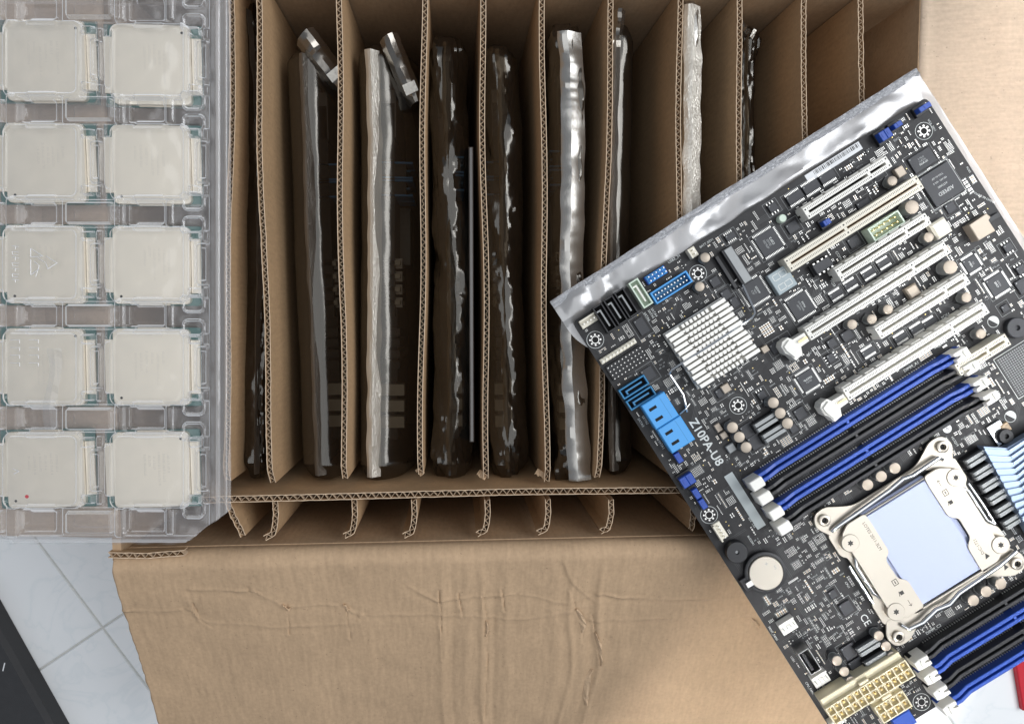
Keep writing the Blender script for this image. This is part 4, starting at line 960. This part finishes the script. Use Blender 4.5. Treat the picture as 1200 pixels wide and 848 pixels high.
for (px, py) in ((980, 345), (997, 333), (1018, 320.5), (1036, 308), (1090, 378), (1056, 395.5), (1075, 385), (1018, 412)): chip(px, py, 8.2, 3.6, 'v', .9, .55)
for (px, py, w, h) in ((929, 266, 7, 6), (1001, 283, 7, 6), (1114, 243, 5.6, 5.6), (760, 438, 7.5, 7.5), (752, 382, 6, 10), (996, 763, 8.4, 8.4), (1005, 780, 8.4, 8.4), (877, 504, 8, 8), (886, 517, 8, 8), (938, 484, 6.4, 6.4), (930, 502, 4.5, 4.5), (920, 402, 7, 7), (909, 407, 6, 6), (993, 393, 6.6, 5.6), (975, 402, 5, 5), (851, 345, 5.5, 5.5), (838, 330, 5.5, 5.5), (1028, 202, 6, 6), (1016, 210, 5, 5), (1013, 240, 8, 6), (992, 712, 7, 7), (976, 696, 4.5, 4.5), (1198, 335, 6, 8), (861, 354, 4.5, 6), (1178, 361, 4, 4), (844, 460, 5, 5)):
    chip(px, py, w, h, '0', random.choice((.9, 1.1, 1.3)))
x, y = B(964, 311, 5); b = MB(.001); b.cb(0, 0, 12.5, 7.2, 0, 2.6, 'black', .2); b.cb(0, 0, 11, 6, 2.6, 5.6, 'chip', .3)
for k in range(4):
    for s in (-1, 1): b.cb(-4.2 + 2.8 * k, s * 3.4, 1.1, .8, 4.2, 5.7, 'silver')
o = part('socketed_chip', b, (x, y)); fp(x, y, 13, 8)

# --- chokes and ferrites
def block(px, py, w, h, z, mt, c=.5, name='choke'):
    x, y = B(px, py, z); b = MB(.001); b.cb(0, 0, w, h, 0, z, mt, c); fp(x, y, w, h); return part(name, b, (x, y))
block(1103.5, 267, 9.8, 9.8, 5, 'cream_pl', 1.2); block(1070.7, 341, 7, 7, 4, 'cap_top', .8); block(1055.6, 201, 5.4, 6, 3, 'cap_top', .4); block(897, 409, 4.2, 4, 3, 'cap_top', .3); block(851, 455, 5, 5, 2.5, 'cap_top', .4)
block(842, 501, 3.6, 5, 2.5, 'cap_top', .4); block(848.5, 510, 4, 4, 2.5, 'cap_top', .4); block(1179, 501, 5.2, 5.2, 2.5, 'tan_smd', .4); block(857, 525, 5, 5, 2.5, 'choke', .4)
bar_me = MB(.001); bar_me.cb(0, 0, 15.5, 6.2, 0, 4.5, 'black', .3)
for s in (-1, 1):
    bar_me.prism([(-7, s * 1.5 - 1.15), (7, s * 1.5 - 1.15), (7, s * 1.5 + 1.15), (-7, s * 1.5 + 1.15)], 4.5, 6.5, 'choke', .7)
bar_me = bar_me.mesh('ridged_choke')
for px, py in ((898, 495), (907.5, 507.5), (1019, 758), (1028.5, 774)):
    x, y = B(px, py, 6.5); mput('ridged_choke', bar_me, x, y); fp(x, y, 16, 7)
for k in range(6):
    f = k / 5; x, y = B(1146.5 + f * 44, 537 + f * 72, 6.5); mput('ridged_choke', bar_me, x, y); fp(x, y, 16, 7)
# finned cooler beside them, coloured blue for the reflected sky
b = MB(.001); pl = [B(1152, 523, 9), B(1180, 524.5, 9), B(1225, 498, 9), B(1262, 560, 9), B(1215, 640, 9)]
b.prism(pl, 3, 9, 'sky_alu', .3); vc = part('voltage_cooler', b)
for k in range(15):
    f = k / 14; p = (1153.5 + f * 62, 526.5 + f * 112); q = (1182 + f * 36 + 0, 528.5 + f * 100); rr_ = (1226 + f * 30, 500 + f * 80)
    b = MB(.001); P3 = [B(*p, 10.2), B(*q, 10.2), B(*rr_, 10.2)]
    for (xa, ya), (xb, yb) in zip(P3, P3[1:]):
        d = math.hypot(xb - xa, yb - ya) or 1; nx, ny = -(yb - ya) / d * .55, (xb - xa) / d * .55
        b.prism([(xa - nx, ya - ny), (xb - nx, yb - ny), (xb + nx, yb + ny), (xa + nx, ya + ny)], 9.02, 10.6, 'sky_alu', .2)
    part('fin', b, parent=vc)
FP.append((min(p[0] for p in pl), 400, min(p[1] for p in pl), max(p[1] for p in pl)))
block(1171, 507.5, 9, 13, 2, 'mirror', .3, 'metal_plate')
b = MB(.001); x, y = B(1179, 511, 4); b.lathe(x, y, [(4.4, 0), (4.4, 4), (4, 4.5), (1.5, 4.5), (1.4, 3), (.05, 3)], 'black', 20); part('push_pin', b, smooth=True)
b = MB(.001); x, y = B(1192, 384, 3); b.lathe(x, y, [(6, 0), (6, 3), (5.6, 3.4), (1.6, 3.4), (1.3, 2), (.05, 2)], 'chip', 24); part('cooler_stud', b, smooth=True); fp(x, y, 13, 13)
# unpopulated grid array
x0, y0 = B(1165, 424); b = MB(.001); x0 += 2; 
b.outline(x0 - 1.8, x0 + 40, y0 - 26, y0 + 1.5, .35, .05, 'silk'); b.quad(x0 - .8, x0 + 38, y0 - 24.6, y0 + .4, .04, 'trace')
for i in range(26):
    for j in range(18): b.cb(x0 + .4 + i * 1.4, y0 - .5 - j * 1.4, .75, .75, .05, .22, 'silk_dim')
part('grid_array', b); FP.append((x0 - 3, x0 + 42, y0 - 28, y0 + 3))
# two-digit display
x, y = B(917, 328, 5); b = MB(.001); b.cb(0, 0, 12.4, 13.4, 0, 5, 'display', .3); dsp = part('segment_display', b, (x, y)); fp(x, y, 13, 14)
for dy in (-3.2, 3.2):
    b = MB(.001)
    for (sx0, sx1, sy0, sy1) in ((-4, -.4, -1.9, -1.4), (-4, -.4, 1.4, 1.9), (.4, 4, -1.9, -1.4), (.4, 4, 1.4, 1.9), (-4.4, -3.9, -1.6, 1.6), (-.25, .25, -1.6, 1.6), (3.9, 4.4, -1.6, 1.6)): b.quad(sx0, sx1, dy + sy0, dy + sy1, 5.03, 'silk')
    part('digit', b, parent=dsp)

# --- plugs and headers
def shroud(name, px, py, w, h, z, mt, cols_, rows_, pinmt='silver', wall=.8, floor_mt=None, pw=.7, notch=None):
    x, y = B(px, py, z); fp(x, y, w, h); b = MB(.001); hw, hh = w / 2, h / 2
    b.box(-hw, hw, -hh, hh, 0, 1.5, floor_mt or mt)
    b.box(-hw, hw, -hh, -hh + wall, 1.5, z, mt, .15); b.box(-hw, hw, hh - wall, hh, 1.5, z, mt, .15); b.box(-hw, -hw + wall, -hh + wall, hh - wall, 1.5, z - .02, mt); b.box(hw - wall, hw, -hh + wall, hh - wall, 1.5, z - .02, mt)
    o = part(name, b, (x, y)); p = MB(.001)
    for i in range(cols_):
        for j in range(rows_):
            xx = (i - (cols_ - 1) / 2) * (w - 2 * wall - 1) / max(1, cols_); yy = (j - (rows_ - 1) / 2) * (h - 2 * wall - .6) / max(1, rows_)
            p.cb(xx, yy, pw, pw, 1.5, z - 1.2, pinmt)
    part('pins', p, parent=o); return o
shroud('usb_header', 787, 336.6, 24.5, 7.6, 8.5, 'cyan', 10, 2, 'silver', .9, 'dkcyan')
shroud('serial_header', 1039, 264.5, 20.5, 8.6, 8.5, 'mint', 5, 2, 'gold', .9, 'mint')
x, y = B(769, 322, 4); b = MB(.001); fp(x, y, 14, 5.6); b.cb(0, 0, 13.4, 5.2, 0, 3.4, 'blue', .4)
for i in range(5):
    for j in range(2): b.cb((i - 2) * 2.54, (j - .5) * 2.54, .7, .7, 3.4, 8, 'silver'); b.cb((i - 2) * 2.54, (j - .5) * 2.54, 2.2, 2.2, 3.4, 3.9, 'cyan', .4)
part('pin_header', b, (x, y))
def sata_v(px, py, mt, inner='chip', tongue='black'):
    x, y = B(px, py, 8.5); b = MB(.001); fp(x, y, 6.6, 17); w, h, z = 6.4, 17.2, 8.5
    b.box(-w / 2, w / 2, -h / 2, h / 2, 0, 2, inner); t = .9
    for r4 in ((-w / 2, -w / 2 + t, -h / 2, h / 2), (w / 2 - t, w / 2, -h / 2, h / 2), (-w / 2 + t, w / 2 - t, -h / 2, -h / 2 + t), (-w / 2 + t, w / 2 - t, h / 2 - t, h / 2)): b.box(*r4, 2, z, mt, .15)
    o = part('data_port', b, (x, y)); q = MB(.001); q.box(-.2, .7, -5.5, 5.5, 2, 7, tongue); q.box(-2, -.2, 4.6, 5.5, 2, 7, tongue); part('tongue', q, parent=o)
for px, py in ((708.7, 372.5), (721.5, 363.5), (734, 354.8)): sata_v(px, py, 'black', 'hole', 'choke')
sata_v(751, 343.5, 'mint', 'mint', 'white_pl')
def sata_h(px, py, mt):
    x, y = B(px, py, 8); b = MB(.001); fp(x, y, 17, 7); w, h, z = 17.4, 6.4, 8; t = .9
    b.box(-w / 2, w / 2, -h / 2, h / 2, 0, 2, 'hole')
    for r4 in ((-w / 2, -w / 2 + t, -h / 2, h / 2), (w / 2 - t, w / 2, -h / 2, h / 2), (-w / 2 + t, w / 2 - t, -h / 2, -h / 2 + t), (-w / 2 + t, w / 2 - t, h / 2 - t, h / 2)): b.box(*r4, 2, z, mt, .2)
    o = part('data_port', b, (x, y)); q = MB(.001); q.box(-5.5, 5.5, -.3, .6, 2, 7, mt); q.box(-5.5, -4.6, -1.9, -.3, 2, 7, mt); part('tongue', q, parent=o)
sata_h(743, 453.5, 'dkcyan'); sata_h(751.5, 466.5, 'dkcyan')
for px, py in ((773.5, 481), (792.5, 509)):
    x, y = B(px, py, 11); b = MB(.001); fp(x, y, 16, 16); b.cb(0, 0, 15.5, 16.2, 0, 11, 'cyan', .5); o = part('stacked_data_port', b, (x, y))
    q = MB(.001); q.quad(-5.2, -.4, 3.4 - 1, 3.4 + .8, 11.02, 'hole'); q.quad(-5.2, -.4, -3.4 - 1, -3.4 + .8, 11.02, 'hole'); q.quad(3.6, 3.8, -7, 7, 11.02, 'dkcyan'); part('slot_opening', q, parent=o)
def plug(px, py, w, h, z=6, mt='cream_pl', n=4):
    x, y = B(px, py, z); horizontal = w > h; fp(x, y, w, h); b = MB(.001); b.cb(0, 0, w, h, 0, 2.4, mt, .3)
    if horizontal: b.box(-w / 2, w / 2, h / 2 - 1, h / 2, 2.4, z, mt, .2)
    else: b.box(-w / 2, -w / 2 + 1, -h / 2, h / 2, 2.4, z, mt, .2)
    o = part('fan_plug', b, (x, y)); p = MB(.001)
    for i in range(n):
        t = (i - (n - 1) / 2) * 2.3
        if horizontal: p.cb(t, -.3, .7, .7, 2.4, z + .8, 'silver')
        else: p.cb(.3, t, .7, .7, 2.4, z + .8, 'silver')
    part('pins', p, parent=o)
plug(690, 375.5, 10.5, 5.2); plug(813, 295, 5.4, 6, n=2); plug(845.5, 623.5, 5.4, 10.5); plug(925.5, 735, 9.8, 8.6, n=4, mt='white_pl'); plug(964, 797.5, 9.8, 8.6, n=4, mt='white_pl'); plug(984, 848, 9.8, 6, n=4, mt='white_pl')
# long pin header with the cream strip
x, y = B(724.5, 411.5, 3); b = MB(.001); fp(x, y, 24, 4); b.cb(0, 0, 24, 2.6, 0, 3, 'cream_pl', .3)
for i in range(10): b.cb(-11 + i * 2.44, 0, 2.1, 3.2, 0, 3.3, 'cream_pl', .5); b.cb(-11 + i * 2.44, 0, .6, .6, 3.3, 7, 'silver')
part('pin_strip', b, (x, y))
x, y = B(734.5, 425.5, 2.5); b = MB(.001); fp(x, y, 24, 9.5); b.cb(0, 0, 24, 9.6, 0, 2.5, 'black', .2)
for i in range(10):
    for j in range(4): b.cb(-11 + i * 2.44, (j - 1.5) * 2.44, .55, .55, 2.5, 6, 'silver')
part('pin_header', b, (x, y))
def jumper(px, py, n=1, vert=False, w=2.6, l=5.2):
    x, y = B(px, py, 6); fp(x, y, w * n, l); b = MB(.001); b.cb(0, 0, w * n + 1, l + 3, 0, 2.4, 'black', .2)
    for i in range(n): b.cb((i - (n - 1) / 2) * (w + .1), 0, w, l, 2.4, 7.2, 'blue', .3); b.cb((i - (n - 1) / 2) * (w + .1), .3, 1.1, 2.4, 7.2, 7.4, 'blue')
    part('jumper', b, (x, y))
for px, py in ((795, 536), (816, 578), (823.5, 590)): jumper(px, py, 1, l=6, w=3.4)
jumper(805.5, 562.5, 2, w=4, l=6.4); jumper(1083, 126, 1, w=7.6, l=3); jumper(1037, 158, 2, w=3.4, l=5.6); jumper(1051.5, 146.5, 1, w=5, l=3); jumper(968.5, 260.5, 1, w=4.4, l=3.2)
# power sockets
def power(px, py, n, ln):
    x, y = B(px, py, 12.5); h = 11; fp(x, y, ln, h + 5); b = MB(.001); b.box(-ln / 2, ln / 2, -h / 2, h / 2 + 4.0, 0, 9.4, 'atx_pl', .4); t = .8
    cell = ln / n
    for k in range(n + 1): b.box(-ln / 2 + k * cell - t / 2, -ln / 2 + k * cell + t / 2, -h / 2, h / 2, 9.4, 12.5, 'atx_pl', .15)
    for yy in (-h / 2 + .4, 0, h / 2 - .4): b.box(-ln / 2, ln / 2, yy - t / 2, yy + t / 2, 9.42, 12.42, 'atx_pl', .15)
    b.box(-3, 3, h / 2, h / 2 + 2, 9.4, 12, 'atx_pl', .4)
    o = part('power_socket', b, (x, y)); p = MB(.001)
    for k in range(n):
        for s in (-1, 1): p.cb(-ln / 2 + (k + .5) * cell, s * h / 4, 1.1, 1.1, 9.42, 11.4, 'gold')
    part('pins', p, parent=o)
power(1020, 811, 12, 53); power(1047, 828, 4, 18.5)
block(1060, 845, 12, 9, 6, 'blue', .6, 'blue_plug')
# usb receptacle standing on end
x, y = B(949, 775, 10); b = MB(.001); w, h = 7.2, 14.5; fp(x, y, w, h)
for r4 in ((-w / 2, -w / 2 + .6, -h / 2, h / 2), (w / 2 - .6, w / 2, -h / 2, h / 2), (-w / 2 + .6, w / 2 - .6, -h / 2, -h / 2 + .6), (-w / 2 + .6, w / 2 - .6, h / 2 - .6, h / 2)): b.box(*r4, 0, 10, 'silver', .2)
b.cb(0, 0, w - 1.2, h - 1.2, 0, 3, 'hole'); b.cb(-1, 0, 2, h - 3, 3, 9, 'black', .2); part('usb_receptacle', b, (x, y))
# clip card edge by the storage ports
x, y = B(863.5, 311, 4.2); b = MB(.001); fp(x, y, 7, 26); b.cb(0, 0, 6.6, 24, 0, 4.2, 'black', .3); b.cb(.6, 0, 5.2, 23, 4.2, 4.9, 'choke', .3); part('card_connector', b, (x, y))
b = MB(.001); b.cb(0, 0, 2.2, 22, 0, 3.6, 'black', .2); x2, y2 = B(851, 319, 3); part('card_connector', b, (x2, y2)); fp(x2, y2, 3, 22)
b = MB(.001); x, y = B(1151, 267, 6); b.prism(loop([(-6, -5, 0), (5, -5.4, 0), (5, 2, 0), (7, 3, 0), (6, 6, 0), (-6, 5.6, 0)]), 0, 7, 'cap_top', .5); part('power_choke', b, (x, y)); fp(x, y, 13, 12)
b = MB(.001); x, y = B(1163, 256, 2); b.cb(0, 0, 9, 3, 0, 2.2, 'black', .2); part('coaxial_plug', b, (x, y)); fp(x, y, 10, 4)
# screw head and half-moon pads
x, y = B(917.5, 255.5, 5); b = MB(.001); b.lathe(x, y, [(2.4, 0), (2.4, 4.2), (2, 4.8), (.05, 4.8)], 'mint', 16); part('standoff', b, smooth=True); fp(x, y, 5, 5)
for px, py in ((1164, 377), (1184, 488)):
    x, y = B(px, py); silk.ring(x, y, 3.1, 3.4, .05, 'silk'); n = 10; silk.add([(x + 3.1 * math.cos(R(-60 + k * 18)), y + 3.1 * math.sin(R(-60 + k * 18)), .05) for k in range(n + 1)], [tuple(range(n + 1))], 'silk'); fp(x, y, 7, 7)
x, y = B(1110, 502); silk.disc(x, y, 2.6, .05, 'label', 20); fp(x, y, 6, 6); T('V', 1110, 502, 3, 180, 'dark_ink', .1); T('H13219', 1119, 517, 2, -90)
# coin battery, holder, buzzer
x, y = B(898, 671.5, 5); fp(x, y, 26, 24); b = MB(.001); b.lathe(0, 0, [(12.2, 0), (12.2, 3.6), (11.4, 4), (10.4, 4), (10.3, 2.6), (.05, 2.6)], 'black', 32); b.box(-15.5, -9, -4, 4, 0, 3.5, 'black', .3); o = part('battery_holder', b, (x, y), smooth=True)
b = MB(.001); b.lathe(0, 0, [(10, 2.7), (10, 4.6), (9.6, 5.0), (.05, 5.0)], 'nickel', 36); bt = part('coin_battery', b, parent=o, smooth=35)
for t, dx, dy, s in (('+', 3, 4.5, 4), ('S', 6.2, 0.2, 3.2)): mput('engraving', text_mesh(t, s * .001, 'choke'), dx, dy, 5.03, R(-20), o)
b = MB(.001); b.box(-13.5, -9.5, -1.6, 1.6, 3.6, 5.6, 'silver', .2); part('contact_spring', b, parent=o)
x, y = B(864, 647, 6); fp(x, y, 14, 14); b = MB(.001); b.lathe(0, 0, [(6.4, 0), (6.4, 5.6), (6, 6.2), (1.2, 6.2), (1.1, 5), (.05, 5)], 'black', 28); o = part('buzzer', b, (x, y), smooth=True); b = MB(.001); b.disc(0, 0, .9, 5.05, 'choke', 12); part('sound_hole', b, parent=o)

# --- printed text
T('Z10PA-U8', 827.5, 518, 7.2, -90, 'silk', .1, .12)
x, y = B(873, 586.5, .3); b = MB(.001); b.cb(0, 0, 5.6, 37, .03, .25, 'greylabel'); part('part_label', b, (x, y)); fp(x, y, 7, 38)
x, y = B(977, 190, .3); b = MB(.001); b.cb(0, 0, 37, 5.0, .03, .2, 'label')
xx = -13
while xx < 17.5:
    w = random.choice((.25, .25, .45, .7)); b.quad(xx, xx + w, -.4, 2.0, .22, 'dark_ink'); xx += w + random.choice((.25, .4, .6))
part('barcode_label', b, (x, y)); fp(x, y, 38, 6)
for t, px, py, s, rt_ in (('PCI2', 939, 289.5, 2.2, 0), ('PCI3', 976, 332, 2.2, -90), ('COM1', 983, 300, 2.2, -90), ('PCIE4', 1108, 370, 2.2, 0), ('CLIP1', 866, 319, 2, -90), ('BATT_KEY1', 828, 285, 1.8, 0), ('USB3_34', 790, 303.5, 2.2, 0),
                       ('SATA5', 763, 368, 2, -90), ('SATA6', 758, 371, 2, -90), ('SATA4', 766.5, 366, 2, -90), ('SATA2', 756, 492, 2, -90), ('SATA3', 751, 495, 2, -90), ('SATA1', 775, 521, 2, -90), ('DIMM_A1', 1068, 429.5, 2.4, 0), ('DIMM_B2', 1090, 462, 2, 0),
                       ('DIMM_C2', 1094, 737, 2.4, 0), ('FRNT_FAN1', 906, 742, 1.8, -90), ('CPU_FAN1', 949, 806, 1.8, -90), ('REV. 1.02', 881, 612, 1.8, -90), ('CPU1', 993, 685, 1.8, -90), ('CE', 1014, 726, 6, -90), ('USB1', 929, 772, 1.8, -90),
                       ('BUZZER1', 880, 633, 1.6, -90), ('MADE IN CHINA', 1154, 232, 1.8, -58), ('VGA_SW1', 1092, 147, 1.8, -90), ('PCIE2', 1135, 199, 1.6, -90)):
    T(t, px, py, s, rt_)

# --- the small surface-mounted parts, vias, print outlines
def free(x0, x1, y0, y1):
    if x0 < 1.5 or x1 > BWID - 1.5 or y1 > -1.5 or y0 < -BLEN + 1.5: return False
    for a, b_, c, d in FP:
        if x1 > a and x0 < b_ and y1 > c and y0 < d: return False
    return True
rs = random.Random(11); smd = MB(.001); OCC = set()
def two_pad(x, y, w, h, body, horiz):
    if horiz:
        smd.cb(x, y, w * .5, h, 0, .55, body); 
        for s in (-1, 1): smd.cb(x + s * w * .37, y, w * .26, h, 0, .58, 'silver')
    else:
        smd.cb(x, y, h, w * .5, 0, .55, body)
        for s in (-1, 1): smd.cb(x, y + s * w * .37, h, w * .26, 0, .58, 'silver')
def claim(x0, x1, y0, y1):
    cells = [(i, j) for i in range(int(x0 / .8), int(x1 / .8) + 1) for j in range(int(y0 / .8) - 1, int(y1 / .8) + 1)]
    if any(c in OCC for c in cells) or not free(x0, x1, y0, y1): return False
    OCC.update(cells); return True
cnt = 0
for _ in range(9000):
    cx, cy = rs.uniform(2, BWID - 2), rs.uniform(-BLEN + 2, -2)
    dens = noise.noise(Vector((cx * .022, cy * .022, 3.3)))
    if dens < -.25 and rs.random() < .8: continue
    horiz = rs.random() < .5; big = rs.random() < .22
    w, h = (1.9, 1.0) if big else (1.15, .55)
    nx, ny = rs.choice(((1, 2), (2, 2), (2, 4), (3, 4), (1, 4), (4, 5), (5, 3), (1, 6), (3, 2)))
    sxp, syp = (w + .5, h + .45) if horiz else (h + .45, w + .5)
    body = rs.choice(('black', 'black', 'black', 'tan_smd', 'chip')) if not big else rs.choice(('tan_smd', 'tan_smd', 'black'))
    W_, H_ = nx * sxp, ny * syp
    if not claim(cx, cx + W_, cy, cy + H_): continue
    for i in range(nx):
        for j in range(ny):
            if rs.random() < .06: continue
            two_pad(cx + (i + .5) * sxp, cy + (j + .5) * syp, w, h, body, horiz); cnt += 1
    if rs.random() < .35: silk.outline(cx - .3, cx + W_ + .3, cy - .3, cy + H_ + .3, .14, .05, 'silk_dim')
for _ in range(16000):          # fill the gaps with small groups
    cx, cy = rs.uniform(2, BWID - 2), rs.uniform(-BLEN + 2, -2); horiz = rs.random() < .5; nx, ny = rs.choice(((1, 1), (1, 2), (2, 1), (2, 2), (1, 3)))
    w, h = rs.choice(((1.15, .55), (1.15, .55), (1.5, .75))); sxp, syp = (w + .35, h + .35) if horiz else (h + .35, w + .35); body = rs.choice(('black', 'black', 'tan_smd', 'chip'))
    if noise.noise(Vector((cx * .03, cy * .03, 9.3))) < -.22 or not claim(cx, cx + nx * sxp, cy, cy + ny * syp): continue
    for i in range(nx):
        for j in range(ny): two_pad(cx + (i + .5) * sxp, cy + (j + .5) * syp, w, h, body, horiz)
for _ in range(3500):           # sparse singles, pads and vias
    cx, cy = rs.uniform(2, BWID - 2), rs.uniform(-BLEN + 2, -2); k = rs.random()
    if k < .5:
        if claim(cx - .9, cx + .9, cy - .5, cy + .5): two_pad(cx, cy, 1.5, .8, rs.choice(('tan_smd', 'black')), True)
    elif k < .62:
        if claim(cx - 1.6, cx + 1.6, cy - 1.4, cy + 1.4):
            smd.cb(cx, cy, 1.4, 2.6, 0, 1.0, 'black', .15); smd.cb(cx - 1, cy - .8, .6, .5, 0, .3, 'silver'); smd.cb(cx - 1, cy + .8, .6, .5, 0, .3, 'silver'); smd.cb(cx + 1, cy, .6, .5, 0, .3, 'silver')
    elif k < .80:
        n = rs.randint(4, 9)
        if claim(cx, cx + n * .75, cy - .7, cy + .7):
            for i in range(n): smd.cb(cx + .3 + i * .75, cy, .4, 1.2, 0, .12, 'silver')
    elif claim(cx - .4, cx + .4, cy - .4, cy + .4): smd.disc(cx, cy, .32, .04, 'gold', 6)
sm_o = part('surface_mount_parts', smd); sm_o['kind'] = 'stuff'
# faint tracks and stroke-like print left between the parts
for _ in range(1200):
    cx, cy = rs.uniform(3, BWID - 3), rs.uniform(-BLEN + 3, -3); n = rs.randint(3, 6)
    if free(cx - .3, cx + n * .8, cy - .6, cy + .6):
        for i in range(n): silk.quad(cx + i * .75, cx + i * .75 + .4, cy, cy + rs.choice((.8, .8, .5)), .045, 'silk_dim') if rs.random() < .8 else None
for _ in range(260):
    cx, cy = rs.uniform(3, BWID - 30), rs.uniform(-BLEN + 3, -3); d = rs.choice(((1, 0), (0, -1), (.7, -.7), (.7, .7))); l = rs.uniform(8, 26)
    for k in range(rs.randint(2, 6)):
        o_ = k * .9; silk.line(cx - d[1] * o_, cy + d[0] * o_, max(2, min(BWID - 2, cx - d[1] * o_ + d[0] * l)), max(-BLEN + 2, min(-2, cy + d[0] * o_ + d[1] * l)), .28, .015 + .001 * (k % 3), 'trace')
so = part('silkscreen_print', silk); so['kind'] = 'stuff'

# ================================================================== the silver bag under the board
zl = [B(668, 344, -3), B(1069, 77, -3)]
SF = crumple(random.Random(5), 6, 9.0, 40.0); BYT = (zl[0][1] + zl[1][1]) / 2; BXL = -4.5; BXR = B(1069, 77, -3)[0] + 0.5
bagr = thing('silver_bag', 'translucent silver antistatic bag with a sealed edge, lying flat under the motherboard', 'bag', mo - _n * .0046)
bagr.rotation_euler = BROT.to_euler()
mb = MB(.001); nx, ny = 190, 210; vs = []
for j in range(ny + 1):
    v = j / ny; y = BYT - (BYT + BLEN * .93) * v
    for i in range(nx + 1):
        u = i / nx; xl_ = BXL + 7.5 / (1 + math.exp(max(-30, min(30, (y + 16) / 4)))); x = xl_ + (BXR - xl_) * u
        out_ = max(0, y + 1) + max(0, x - BWID); e = min(x - BXL + 3, BXR - x, BYT - y)
        p = Vector((x * .016 + y * .008, y * .045, 2)); cr = SF(x * .0013 + y * .0006, y * .0030) * 2.0 * (.3 + 1.2 * abs(noise.noise(p * 1.3))) + noise.noise(p * 2) * .8 + SF(x * .0024, y * .0032 + 4) * 2.2 * max(0, 1 - x / 100)
        k = min(1, out_ / 4)
        z = 1.3 + .5 * math.sin(x * .1) * (1 - k) + k * (.9 + cr * min(1, max(0, e) / 5))
        vs.append((x + .8 * noise.noise(Vector((y * .05, 0, 1))) * (u > .5), y + .6 * noise.noise(Vector((x * .04, 3, 0))), max(.3, min(2.4 + 2.6 * k, z))))
m = nx + 1; fs = [(j * m + i, (j + 1) * m + i, (j + 1) * m + i + 1, j * m + i + 1) for j in range(ny) for i in range(nx)]
mb.add(vs, fs, 'zipbag'); mb.build('film', bagr, 22)
ed = MB(.001); vs = []
for i in range(161):
    x = BXL + (BXR - BXL) * i / 160; w0 = .6 * noise.noise(Vector((x * .04, 3, 0)))
    for k, t in enumerate((0, 1.2, 2.4, 3.6, 4.8)): vs.append((x, BYT - t + w0, 2.6 + .25 * (k % 2) + .5 * noise.noise(Vector((x * .15, t, 0)))))
ed.add(vs, [(i * 5 + k, i * 5 + 1 + k, i * 5 + 6 + k, i * 5 + 5 + k)[::-1] for i in range(160) for k in range(4)], 'zipseam'); o = ed.build('sealed_edge', bagr)
